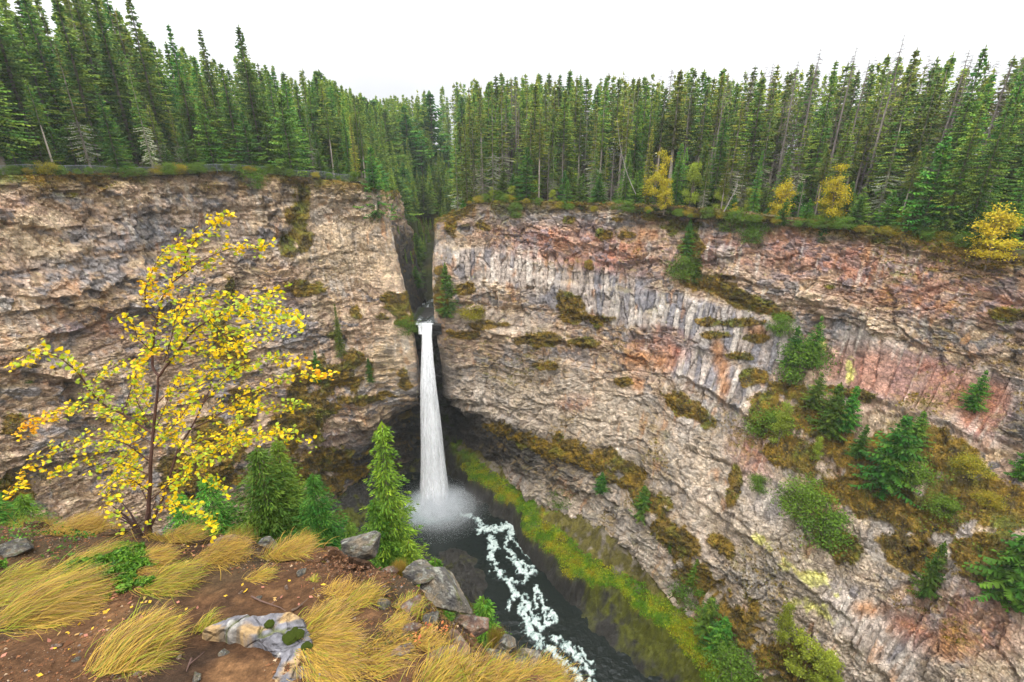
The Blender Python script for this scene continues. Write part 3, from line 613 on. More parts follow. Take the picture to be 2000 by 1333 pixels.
# creek at the head of the fall
def build_creek():
    n, m = 90, 30; t = np.linspace(0, 1, n); y = 121.6+t*34; xc = np.interp(y, [118, 132, 150, 170], [-23.2, -23.5, -24.5, -27]); wd = np.interp(y, [118, 124, 135, 160], [2.2, 2.4, 3.2, 3.2])
    s = np.linspace(-1, 1, m); X = xc[:, None]+wd[:, None]*s; Y = np.broadcast_to(y[:, None], X.shape)
    Z = -41.95+fbm(X/.7, Y/1.2, oct=3, seed=501)*.15+0*X
    foam = np.clip(sst(1.3, .1, np.abs(Y-132.5+X*.0)/2.6)*sst(.75, -.1, s[None]+.1)+sst(122.9, 121.6, Y)+sst(.15, .5, fbm(X/.5, Y/2.2, oct=3, seed=502))*.35, 0, 1)
    C = mixc(np.broadcast_to(np.array((.02, .024, .022)), X.shape+(3,)), (.8, .84, .84), foam)
    o = link('creek', make_mesh('creek', np.stack([X, Y, Z], -1), grid_faces(n, m), mat('creek_water', rough=.25, bump=[(1.5, .1, 3)], spec=.5), C, smooth=True))
    tag(o, 'dark creek sliding to the lip of the fall between the notch walls', 'creek', kind='structure')
    # rock sill under the lip and the hollow behind the fall
    xs = np.linspace(-27.6, -18.9, 60); rows = []
    for z, yy in ((-41.6, 136), (-42.2, 123.2), (-42.6, 121.9), (-45, 123.2), (-50, 125.8), (-56, 127.5), (-62, 129), (-68, 132), (-76, 137), (-86, 141), (-99, 142)):
        rows.append(np.stack([xs, np.full_like(xs, yy), np.full_like(xs, z)], 1))
    A = catmull(np.array(rows), np.linspace(0, len(rows)-1, 190)).transpose(1, 0, 2).copy()
    xs2 = np.linspace(0, 59, 64); A = catmull(A, xs2)
    k = sst(-43, -46, A[..., 2]); r, vx, vy, f1, f2 = voro(A[..., 0]/1.6, A[..., 2]/1.3, 510)
    A[..., 1] -= k*(fbm(A[..., 0]/3, A[..., 2]/3, oct=4, seed=511)*1.6+(r[0]-.5)*1.0)
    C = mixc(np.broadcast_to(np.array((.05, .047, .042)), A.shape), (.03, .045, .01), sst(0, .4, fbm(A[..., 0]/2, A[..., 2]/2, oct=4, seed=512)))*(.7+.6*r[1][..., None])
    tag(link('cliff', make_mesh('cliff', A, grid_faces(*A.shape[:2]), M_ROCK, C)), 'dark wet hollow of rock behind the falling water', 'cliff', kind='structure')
build_creek()
# steep bank between the viewpoint and the pool
def build_bank():
    st = .45 if not QUICK else 1
    xs = np.arange(-100, 66, st); ys = np.arange(-12, 105, st); X, Y = np.meshgrid(xs, ys, indexing='ij')
    az = X/np.maximum(Y+2.5, 1.0)
    g = np.interp(az, [-1.2, -.6, -.35, -.26, -.15, 0, .3], [1.02, 1.0, 1.02, 1.2, 1.55, 2.1, 2.9])
    Z = -3.6-g*np.maximum(Y, 0)+.25*np.minimum(Y, 0)
    Z += (fbm(X/5, Y/5, oct=4, seed=520)*1.6)*sst(3, 12, Y)-sst(0, 5, Y)*.7
    Z = np.maximum(Z, -101)
    keep = (Z > -100.5)
    C = mixc(np.broadcast_to(np.array((.07, .06, .05)), X.shape+(3,)), (.06, .07, .012), sst(-.2, .3, fbm(X/4, Y/4, oct=4, seed=521)))
    me = make_mesh('bank', np.stack([X, Y, Z], -1), grid_faces(*X.shape, keep=keep[:-1, :-1]), mat('bank_rock', rough=.95, noise=[(1.5, .3)], bump=[(2, .3, 5)], spec=.1), C)
    tag(link('bank', me), 'steep mossy bank dropping from the viewpoint into the canyon', 'bank', kind='structure')
    return X, Y, Z
BX, BY, BZ = build_bank()
def bank_z(x, y):
    i = int(round((x-BX[0, 0])/(BX[1, 0]-BX[0, 0]))); j = int(round((y-BY[0, 0])/(BY[0, 1]-BY[0, 0])))
    i = min(max(i, 0), BX.shape[0]-1); j = min(max(j, 0), BX.shape[1]-1)
    return BZ[i, j]
# ------------------------------------------------------------------ the waterfall: an inner column of water and many thin veils round it
def water_mat(name, dens):
    m = bpy.data.materials.new(name); m.use_nodes = True; nt = m.node_tree; N = nt.nodes; Lk = nt.links.new
    b = N['Principled BSDF']; b.inputs['Base Color'].default_value = (.96, .97, .98, 1); b.inputs['Roughness'].default_value = .6; b.inputs['Specular IOR Level'].default_value = .2
    t = N.new('ShaderNodeBsdfTranslucent'); t.inputs[0].default_value = (.96, .97, .98, 1); ms = N.new('ShaderNodeMixShader'); ms.inputs[0].default_value = .2; Lk(b.outputs[0], ms.inputs[1]); Lk(t.outputs[0], ms.inputs[2])
    tr = N.new('ShaderNodeBsdfTransparent'); mx = N.new('ShaderNodeMixShader'); Lk(tr.outputs[0], mx.inputs[1]); Lk(ms.outputs[0], mx.inputs[2])
    tc = N.new('ShaderNodeTexCoord'); mp = N.new('ShaderNodeMapping'); mp.inputs['Scale'].default_value = (1.6, 1.6, .07); Lk(tc.outputs['Object'], mp.inputs[0])
    nz = N.new('ShaderNodeTexNoise'); nz.inputs['Scale'].default_value = 2.2; nz.inputs['Detail'].default_value = 5; Lk(mp.outputs[0], nz.inputs['Vector'])
    mr = N.new('ShaderNodeMapRange'); mr.inputs[1].default_value = .38; mr.inputs[2].default_value = .62; Lk(nz.outputs['Fac'], mr.inputs[0])
    a = N.new('ShaderNodeAttribute'); a.attribute_name = 'dens'
    mm = N.new('ShaderNodeMath'); mm.operation = 'MULTIPLY_ADD'; mm.inputs[1].default_value = .55; Lk(mr.outputs[0], mm.inputs[0]); mm.inputs[2].default_value = dens-.35
    m3 = N.new('ShaderNodeMath'); m3.operation = 'MULTIPLY'; m3.use_clamp = True; Lk(mm.outputs[0], m3.inputs[0]); Lk(a.outputs['Fac'], m3.inputs[1]); Lk(m3.outputs[0], mx.inputs[0])
    Lk(mx.outputs[0], N['Material Output'].inputs['Surface']); return m
def build_fall():
    rt = tag(link('waterfall', None, loc=(-23, 119, -98)), 'tall white waterfall dropping from the dark notch into the plunge pool', 'waterfall', kind='structure')
    prof = [(631, 816, 846), (640, 822, 846), (660, 823, 845), (700, 822.5, 847), (760, 821, 853), (820, 820, 862), (880, 819, 870), (930, 817.5, 877), (970, 815, 884), (1000, 810, 892)]
    # lip at y = 121.6, thrown 2.5 m forward by the foot
    zc = []; 
    for v, ul, ur in prof:
        y = 121.5-2.5*sst(625, 760, np.array(float(v))); L = at_y(ul, v, y); Rr = at_y(ur, v, y); zc.append((L[2], (L[0]+Rr[0])/2, y, (Rr[0]-L[0])/2))
    zc = np.array(zc)[::-1]
    def cx(z): return np.interp(z, zc[:, 0], zc[:, 1])
    def cy(z): return np.interp(z, zc[:, 0], zc[:, 2])
    def cw(z): return np.interp(z, zc[:, 0], zc[:, 3])*(.98-.10*sst(-50, -90, np.asarray(z, float)))
    inv = np.array([-23, 119, -98.])
    # core: closed lens-shaped column
    n, k = 260, 72; z = np.linspace(-42, -97.9, n); th = np.arange(k+1)*2*math.pi/k
    z2 = np.broadcast_to(z[:, None], (n, k+1)); w_ = cw(z2)
    rip = fbm(th[None]*5+0*z2, z2/14, oct=3, seed=601)*.10+fbm(np.cos(th)[None]*w_*2.2, z2/9, np.sin(th)[None]*w_*2.2, oct=3, seed=602)*.12
    rad = .86*w_*(1+rip*sst(-42, -50, z2))
    X = cx(z2)+rad*np.cos(th)[None]; Y = cy(z2)+(.25+.45*sst(-43, -55, z2))*rad*np.sin(th)[None]
    V = np.stack([X, Y, z2], -1)-inv
    edge = .45+.55*sst(1.0, .72, np.abs(np.cos(th)))[None]+0*z2
    me = make_mesh('falling_water', V, grid_faces(n, k+1), water_mat('white_water', 1.4), smooth=True, extra={'dens': edge}); link('falling_water', me, rt)
    # lip: water bending over the sill
    n, m = 24, 26; t = np.linspace(0, 1, n)[:, None]; s = np.linspace(-1, 1, m)[None]
    X = -23.2+s*(mix(2.1, 1.72, t**.5)+.12*vn(t*5, s*0+3))+0*t; Y = 122.6-t*1.5+0*s; Z = -41.85-.1*t-2.6*t**3+fbm(s*4+0*t, t*2+0*s, oct=3, seed=603)*.15
    me = make_mesh('lip_water', np.stack([X, Y, Z], -1)-inv, grid_faces(n, m), water_mat('white_water_lip', .9), smooth=True, extra={'dens': sst(0, .35, t)+0*s}); link('lip_water', me, rt)
    # veils: thin strands of spray, each its own curved ribbon
    V = []; Fc = []; D = []; c = 0; r = np.random.default_rng(3)
    for i in range(620):
        a = r.uniform(0, 2*math.pi); z0 = -42.5-r.power(.9)*42; ln = r.uniform(8, 24); z1 = max(z0-ln, -97.6); q = 12
        zz = np.linspace(z0, z1, q); rr = cw(zz)*(r.uniform(.80, .97)+np.linspace(0, .08, q)*r.uniform(0, 1)); hw = r.uniform(.07, .22)*(.5+cw(zz)/4)
        x = cx(zz)+rr*math.cos(a); y = cy(zz)+rr*.7*math.sin(a)
        tx, ty = -math.sin(a)*.4+.6*np.sign(-math.sin(a)+.01)*1, math.cos(a)*.4
        P = np.stack([np.stack([x-hw*tx, y-hw*ty, zz], 1), np.stack([x+hw*tx, y+hw*ty, zz], 1)], 1).reshape(-1, 3)
        V.append(P-inv); Fc.append(np.stack([np.arange(q-1)*2, np.arange(q-1)*2+1, np.arange(q-1)*2+3, np.arange(q-1)*2+2], 1)+c); c += 2*q
        D.append(np.repeat(np.sin(np.linspace(0, math.pi, q))*r.uniform(.3, .75), 2))
    me = make_mesh('water_veil', np.concatenate(V), np.concatenate(Fc), water_mat('veil_water', .7), smooth=True, extra={'dens': np.concatenate(D)}); link('water_veil', me, rt)
    # spray at the foot: drops of all sizes, thinning outwards and upwards
    N = 70000 if not QUICK else 8000
    ang = r.uniform(0, 2*math.pi, N); q = r.random(N)**.75; rad = 1.5+q*9.5; h = np.abs(r.normal(0, 1, N))*(2.7*(1-q)**1.3+.35)
    far = r.random(N) < .22; rad = np.where(far, rad*1.45, rad); h = np.where(far, h*.6, h)
    P = np.stack([-21.6+rad*np.cos(ang), 116.6+rad*.95*np.sin(ang), -97.6+h], 1)-inv
    sz_ = r.uniform(.02, .062, N)*(1.5-q)
    T = np.array([(1, 0, -.6), (-.5, .87, -.6), (-.5, -.87, -.6), (0, 0, 1.)])
    V = (P[:, None]+T[None]*sz_[:, None, None]).reshape(-1, 3); f = np.array([(0, 1, 3), (1, 2, 3), (2, 0, 3), (0, 2, 1)])
    Fc = (np.arange(N)[:, None, None]*4+f[None]).reshape(-1, 3)
    mt = mat('spray_drops', (.85, .88, .9), attr=False, rough=.6, trans=.4); me = make_mesh('spray', V, Fc, mt); link('spray', me, rt)
    # foot: heaped froth
    n, m = 60, 120; t = np.linspace(0, 1, n)[:, None]; a = np.linspace(0, 2*math.pi, m)[None]
    rr = t*7.6*(1+.10*fbm(np.cos(a)*2+0*t, np.sin(a)*2+0*t, seed=604)); X = -21.5+rr*np.cos(a); Y = 117.2+rr*.9*np.sin(a)
    Z = -97.85+1.7*np.exp(-(t*2.1)**2)+(np.abs(fbm(X/.9, Y/.9, oct=4, seed=605))*1.2)*(1-t)**.7-.15*t
    de = sst(1.0, .35, t+fbm(X/1.1, Y/1.1, oct=4, seed=606)*.28)
    me = make_mesh('froth', np.stack([X, Y, Z], -1)-inv, grid_faces(n, m), water_mat('froth_water', 1.1), smooth=True, extra={'dens': de}); link('froth', me, rt)
    # drifting mist over the pool
    bm_ = mat('mist', attr=False, base=(1, 1, 1)); nt = bm_.node_tree; N_ = nt.nodes; N_.remove(N_['Principled BSDF'])
    vs = N_.new('ShaderNodeVolumePrincipled'); vs.inputs['Color'].default_value = (.93, .95, .97, 1); vs.inputs['Anisotropy'].default_value = .1
    tc = N_.new('ShaderNodeTexCoord'); ln = N_.new('ShaderNodeVectorMath'); ln.operation = 'LENGTH'; nt.links.new(tc.outputs['Object'], ln.inputs[0])
    mr = N_.new('ShaderNodeMapRange'); mr.inputs[1].default_value = 1.0; mr.inputs[2].default_value = .0; mr.inputs[3].default_value = 0; mr.inputs[4].default_value = .11; mr.interpolation_type = 'SMOOTHERSTEP'; nt.links.new(ln.outputs['Value'], mr.inputs[0])
    nt.links.new(mr.outputs[0], vs.inputs['Density']); nt.links.new(vs.outputs[0], N_['Material Output'].inputs['Volume'])
    bpy.ops.mesh.primitive_ico_sphere_add(subdivisions=4, radius=1); o = bpy.context.object; o.data.materials.append(bm_)
    o.name = 'mist'; o.location = (-20.0, 113.5, -96.2); o.scale = (15, 13, 8); tag(o, 'pale mist hanging over the pool at the foot of the waterfall', 'mist', kind='stuff')
build_fall()
# ------------------------------------------------------------------ trees
M_NEEDLE = mat('spruce_needles', rough=.75, objvar=.34, trans=.18, spec=.2)
M_BARK = mat('bark', rough=.95, noise=[(3, .3)], spec=.1, objvar=.2)
M_DEAD = mat('dead_twigs', rough=.95, objvar=.25, spec=.1)
M_LEAF = mat('broad_leaves', rough=.6, trans=.3, objvar=.1, spec=.25)
def conifer(seed, H=24., R0=3.0, base=.12, dens=1.0, col_a=(.045, .10, .020), col_b=(.10, .155, .022), trunk_c=(.17, .14, .11), levels=46, droop=.35, ragged=.25, lichen=0, lean=0., fine=1.):
    r = np.random.default_rng(seed); tk = MB(); cr = MB(); lc = MB()
    n = 12; t = np.linspace(0, 1, n); path = np.stack([lean*H*t**1.6+np.cumsum(r.normal(0, .03, n)), np.cumsum(r.normal(0, .03, n)), t*H], 1)
    tk.tube(path, np.interp(t, [0, .04, .5, 1], [.34, .25, .15, .03])*(H/24)**.8, 7, np.array(trunk_c)*r.uniform(.8, 1.25, (n, 1)))
    side = []; wf = fine**.6
    QV = []; QC = []
    for li in range(levels):
        tt = base+(1-base)*(li+r.uniform(-.3, .3))/levels
        if tt >= .995: continue
        k = (1-tt)/(1-base); env = min(1, (tt-base)/.10+.35) if tt > base else .35
        L = R0*(1-max(1-k, 0)**1.55)*env+.08
        nb = max(3, int((7 if k > .3 else 5)*dens+r.uniform(-.5, .5)))
        a0 = r.uniform(0, 6.28)
        c0 = np.array([np.interp(tt*H, path[:, 2], path[:, 0]), np.interp(tt*H, path[:, 2], path[:, 1]), tt*H])
        gap = r.random() < ragged*.35
        for b in range(nb):
            if gap and r.random() < .6: continue
            a = a0+b*6.283/nb+r.uniform(-.35, .35); l = L*r.uniform(1-ragged*1.4, 1.12)
            if r.random() < ragged*.25: l *= .5
            m = max(2, int(l/(.36*fine))); s = (np.arange(m)+.7)/m
            rise = .22*(1-k)-.05*k
            dr = droop*(.6+.6*k)
            px = c0[0]+math.cos(a)*l*s; py = c0[1]+math.sin(a)*l*s; pz = c0[2]+l*(rise*s*1.3-dr*s**1.5+.16*s**5)
            tint = r.random(); colr = mix(np.array(col_a), np.array(col_b), np.clip(tint**1.4, 0, 1))*r.uniform(.8, 1.25)
            wid = np.interp(s, [0, .35, 1], [.16, .34, .10])*(.6+.4*min(1, l/1.6))*1.3*wf
            tx, ty = -math.sin(a), math.cos(a)
            if lichen and tt < base+lichen*(1-base) and r.random() < .8:
                tgt = lc; colr = np.array((.30, .31, .20))*r.uniform(.8, 1.2); wid = wid*.75
            else: tgt = cr
            for q in range(m):
                for sd in (-1, 1):
                    w = wid[q]*r.uniform(.6, 1.5); dl = .26*fine*r.uniform(.7, 1.5)
                    hang = r.uniform(.05, .55)*w+.06
                    p = np.array([px[q], py[q], pz[q]]); u = np.array([math.cos(a), math.sin(a), -.1]); sdv = np.array([tx*sd, ty*sd, 0])
                    e = p+sdv*w+u*dl*.9-np.array([0, 0, hang])
                    if fine < .5:
                        nq = 4; tc_ = colr*r.uniform(.75, 1.3)
                        for z_ in range(nq):
                            f0 = (z_+.2)/nq; g = p+(e-p)*f0; o_ = r.normal(0, .022, 3); dd = u*.045*r.uniform(.6, 1.5)+(e-p)/nq*.9; ss = np.cross(dd, r.normal(0, 1, 3)); ss *= .016/(np.linalg.norm(ss)+1e-6)
                            tgt.v.append(np.array([g+o_-ss, g+o_+ss, g+o_+dd+ss*.5, g+o_+dd*1.1-ss*.5])); tgt.c.append(np.broadcast_to(tc_*r.uniform(.8, 1.25), (4, 3)))
                        continue
                    side.append(1)
                    tgt.v.append(np.array([p-u*dl*.5, p+u*dl*.7, e+u*.05*r.random(), e-u*dl*.55+np.array([0, 0, -.05])])); tgt.c.append(np.broadcast_to(colr*r.uniform(.75, 1.3), (4, 3)))
            # hanging curtain under the branch gives the tiers their depth
            if r.random() < .75 and m > 1 and fine >= .5:
                q = r.integers(0, m); p = np.array([px[q], py[q], pz[q]]); u = np.array([math.cos(a), math.sin(a), -.2])*.3*fine; h = np.array([r.normal(0, .06), r.normal(0, .06), -r.uniform(.25, .6)*wf])
                tgt.v.append(np.array([p-u, p+u, p+u*.5+h, p-u*.6+h*.8])); tgt.c.append(np.broadcast_to(colr*r.uniform(.7, 1.15), (4, 3)))
    # leader
    for q in range(8):
        a = r.uniform(0, 6.28); z = H*(1-.004*q*1.5); cr.v.append(np.array([[path[-1, 0], path[-1, 1], z+.15], [path[-1, 0]+.12*math.cos(a), .12*math.sin(a)+path[-1, 1], z-.05], [path[-1, 0]+.18*math.cos(a), .18*math.sin(a)+path[-1, 1], z-.3], [path[-1, 0], path[-1, 1], z-.25]])); cr.c.append(np.broadcast_to(np.array(col_b), (4, 3)))
    out = []
    for M in (cr, lc):
        if not M.v: out.append(None); continue
        V = np.stack(M.v); C = np.stack(M.c).reshape(-1, 3); Fq = np.arange(len(V)*4).reshape(-1, 4)
        out.append(make_mesh('crown', V.reshape(-1, 3), Fq, M_NEEDLE, C))
    return tk.mesh('trunk', M_BARK, True), out[0], out[1], H
def dead_conifer(seed, H=24., R0=1.8, base=.15, c=(.13, .105, .09), levels=50, fine=1.0):
    r = np.random.default_rng(seed); tk = MB(); V = []; C = []
    n = 10; t = np.linspace(0, 1, n); path = np.stack([np.cumsum(r.normal(0, .05, n)), np.cumsum(r.normal(0, .05, n)), t*H], 1)
    tk.tube(path, np.interp(t, [0, .04, .5, 1], [.30, .22, .13, .02])*(H/24)**.8, 6, np.array((.22, .19, .165))*r.uniform(.7, 1.2, (n, 1)))
    def rib(p, q, w, cc):
        d = q-p; s = np.cross(d, r.normal(0, 1, 3)); s /= np.linalg.norm(s)+1e-9
        V.append(np.array([p-s*w, p+s*w, q+s*w*.4, q-s*w*.4])); C.append(np.broadcast_to(cc, (4, 3)))
    for li in range(levels):
        tt = base+(1-base)*(li+r.random()*.8)/levels; k = (1-tt)/(1-base); L = R0*(k**.6)*min(1, .5+(tt-base)*5)+.1
        p0 = np.array([np.interp(tt*H, path[:, 2], path[:, 0]), np.interp(tt*H, path[:, 2], path[:, 1]), tt*H])
        for b in range(r.integers(3, 7)):
            a = r.uniform(0, 6.28); l = L*r.uniform(.4, 1.15); e = p0+np.array([math.cos(a)*l, math.sin(a)*l, l*r.uniform(-.45, .1)]); cc = np.array(c)*r.uniform(.7, 1.3)
            rib(p0, e, .035, cc)
            for q in range(int(l*5*fine)):
                s = r.uniform(.2, 1); p = p0+(e-p0)*s; rib(p, p+np.array([math.cos(a+r.uniform(-1.2, 1.2))*.35, math.sin(a+r.uniform(-1.2, 1.2))*.35, r.uniform(-.45, .05)])*r.uniform(.6, 1.3), .02, cc*r.uniform(.8, 1.2))
    V = np.stack(V); return tk.mesh('trunk', M_BARK, True), make_mesh('branches', V.reshape(-1, 3), np.arange(len(V)*4).reshape(-1, 4), M_DEAD, np.stack(C).reshape(-1, 3)), None, H
def broadleaf(seed, H=7., R0=2.2, ca=(.50, .36, .02), cb=(.30, .32, .03), nl=2600, ls=.17, trunk_c=(.16, .12, .09), base=.2, stems=3, squash=1.0):
    r = np.random.default_rng(seed); tk = MB(); P = []
    tips = []
    for s in range(stems):
        a = r.uniform(0, 6.28); out = r.uniform(.1, .45)*R0; n = 7; t = np.linspace(0, 1, n); hh = H*r.uniform(.7, 1)
        p = np.stack([math.cos(a)*out*t**1.3+np.cumsum(r.normal(0, .04, n)), math.sin(a)*out*t**1.3+np.cumsum(r.normal(0, .04, n)), hh*t], 1); tk.tube(p, .02*H**.7*(1.05-t), 5, trunk_c)
        for b in range(int(9)):
            tb = r.uniform(base, .97); q = np.array([np.interp(tb, t, p[:, k]) for k in range(3)]); aa = r.uniform(0, 6.28); l = R0*(1-abs(tb-.4)*1.1)*r.uniform(.5, 1.0)
            e = q+np.array([math.cos(aa)*l, math.sin(aa)*l, l*r.uniform(.1, .6)*squash]); e2 = (q+e)/2+np.array([0, 0, l*.08]); tk.tube([q, e2, e], [.012*H**.6, .008*H**.6, .004], 4, trunk_c, cap=False); tips += [e, e2, (e+e2)/2]
        tips.append(p[-1])
    tips = np.array(tips); i = r.integers(0, len(tips), nl); P = tips[i]+r.normal(0, 1, (nl, 3))*np.array([.16, .16, .12])*R0
    P[:, 2] = np.maximum(P[:, 2], .05*H)
    A = r.normal(0, 1, (nl, 3)); A /= np.linalg.norm(A, axis=1)[:, None]; B = np.cross(A, r.normal(0, 1, (nl, 3))); B /= np.linalg.norm(B, axis=1)[:, None]; s = ls*r.uniform(.6, 1.4, (nl, 1))
    V = np.stack([P-A*s, P+B*s*.6, P+A*s, P-B*s*.6], 1)
    cl = _h(i, i*0, i*0, seed)[:, None]*.65+r.random((nl, 1))*.35; C = (np.array(ca)*(1-cl)+np.array(cb)*cl)*r.uniform(.75, 1.25, (nl, 1))
    return tk.mesh('trunk', M_BARK, True), make_mesh('crown', V.reshape(-1, 3), np.arange(nl*4).reshape(-1, 4), M_LEAF, np.repeat(C, 4, 0)), None, H
PROTO = {}
G1, G2 = (.050, .145, .018), (.195, .265, .024)
for i in range(5):
    PROTO['spruce%d' % i] = conifer(100+i, 26, 2.9+.5*(i % 3), .08+.04*(i % 2), 1.0, G1, G2, levels=50+3*i, ragged=.2+.06*i, droop=.3+.05*(i % 3))
for i in range(4):                                            # long bare stems, narrow crowns
    PROTO['pole%d' % i] = conifer(120+i, 28, 2.0+.25*i, .42+.05*i, .9, (.065, .145, .020), (.23, .25, .026), trunk_c=(.26, .22, .18), levels=30, ragged=.4)
for i in range(3):                                            # grey lichen on the low limbs
    PROTO['mossy%d' % i] = conifer(140+i, 26, 2.8, .12, .9, (.06, .13, .018), (.20, .22, .025), trunk_c=(.25, .22, .17), levels=42, ragged=.4, lichen=.36)
for i in range(4):                                            # young bright firs
    PROTO['fir%d' % i] = conifer(160+i, 9, 2.0+.2*i, .05, 1.1, (.035, .115, .010), (.11, .19, .016), levels=34, ragged=.5, droop=.2, fine=.62)
for i in range(4): PROTO['dead%d' % i] = dead_conifer(180+i, 27, 1.5+.3*i, .25-.05*i)
for i in range(2): PROTO['yellowish%d' % i] = conifer(190+i, 22, 2.4, .12, 1., (.14, .17, .02), (.27, .26, .03), levels=40, ragged=.35)
for i in range(3): PROTO['gold%d' % i] = broadleaf(200+i, 8, 2.0, (.62, .46, .012), (.36, .36, .02), 3800, .10)
for i in range(2): PROTO['lime%d' % i] = broadleaf(210+i, 8, 1.7, (.34, .38, .03), (.22, .30, .03), 5000, .095)
for i in range(3): PROTO['bush%d' % i] = broadleaf(220+i, 1.8, 1.3, (.15, .25, .015), (.08, .16, .015), 4600, .048, stems=4, base=.05, squash=.6)
for i in range(2): PROTO['ochre%d' % i] = broadleaf(230+i, 1.5, 1.3, (.40, .27, .012), (.20, .23, .02), 4200, .048, stems=4, base=.05, squash=.6)
NAMES = {'spruce': 'spruce_tree', 'pole': 'spruce_tree', 'mossy': 'spruce_tree', 'fir': 'fir_tree', 'dead': 'dead_tree', 'yellowish': 'spruce_tree', 'gold': 'birch_tree', 'lime': 'birch_tree', 'bush': 'bush', 'ochre': 'bush'}
TREES = []
def put(kind, x, y, z, H, label=None, cat=None, group=None, rz=None, wide=1.0, tilt=(0, 0)):
    tk, cr, lc, H0 = PROTO[kind]; s = H/H0; w = s*wide
    base = kind.rstrip('0123456789'); nm = NAMES[base]
    o = link(nm, None, loc=(x, y, z), rot=(tilt[0], tilt[1], random.uniform(0, 6.28) if rz is None else rz), scale=(w, w, s))
    link('trunk' if base not in ('bush', 'ochre') else 'stems', tk, o)
    link('branches' if base == 'dead' else ('crown' if base not in ('bush', 'ochre') else 'foliage'), cr, o)
    if lc: link('lichen', lc, o)
    tag(o, label, cat or {'dead_tree': 'dead tree', 'bush': 'bush', 'spruce_tree': 'spruce', 'fir_tree': 'fir', 'birch_tree': 'birch'}[nm], group)
    TREES.append(dict(o=o, kind=base, x=x, y=y, z=z, H=H, label=label)); return o
# skyline read from the photo: pixel column -> row of the tree tops
SKY_U = [-300, 0, 60, 130, 180, 240, 290, 335, 370, 400, 450, 500, 520, 545, 570, 600, 640, 680, 705, 740, 770, 800, 850, 900, 1000, 1100, 1200, 1300, 1400, 1500, 1600, 1650, 1700, 1780, 1850, 1900, 1960, 2000, 2300]
SKY_V = [-220, -150, -70, -60, -40, -60, -60, 10, 60, 60, 75, 110, 60, 110, 105, 130, 118, 150, 165, 185, 165, 175, 160, 150, 135, 132, 128, 120, 118, 112, 105, 95, 88, 95, 98, 95, 80, 55, -60]
def height_for(x, y, z, vtop):
    lo, hi = 1., 60.
    for _ in range(26):
        m = (lo+hi)/2; _, v, _ = proj(np.array([x, y, z+m]))
        if v > vtop: lo = m
        else: hi = m
    return lo
def lz(x, y): return float(land_z(np.array([x], float), np.array([y], float))[0])
rr = np.random.default_rng(42)
class Sparse:
    def __init__(s): s.p = []
    def ok(s, x, y, d):
        if any((x-a)**2+(y-b)**2 < d*d for a, b in s.p): return False
        s.p.append((x, y)); return True
grid_ = Sparse()
CAN = CANYON[:-7]
def in_canyon(x, y): return bool(inside(np.array([x], float), np.array([y], float), CANYON)[0])
def rim_dist(x, y):
    a, _, _ = polydist(np.array([x], float), np.array([y], float), rimL[:7]); b, _, _ = polydist(np.array([x], float), np.array([y], float), rimR[3:]); return float(min(a[0], b[0])), a[0] < b[0]
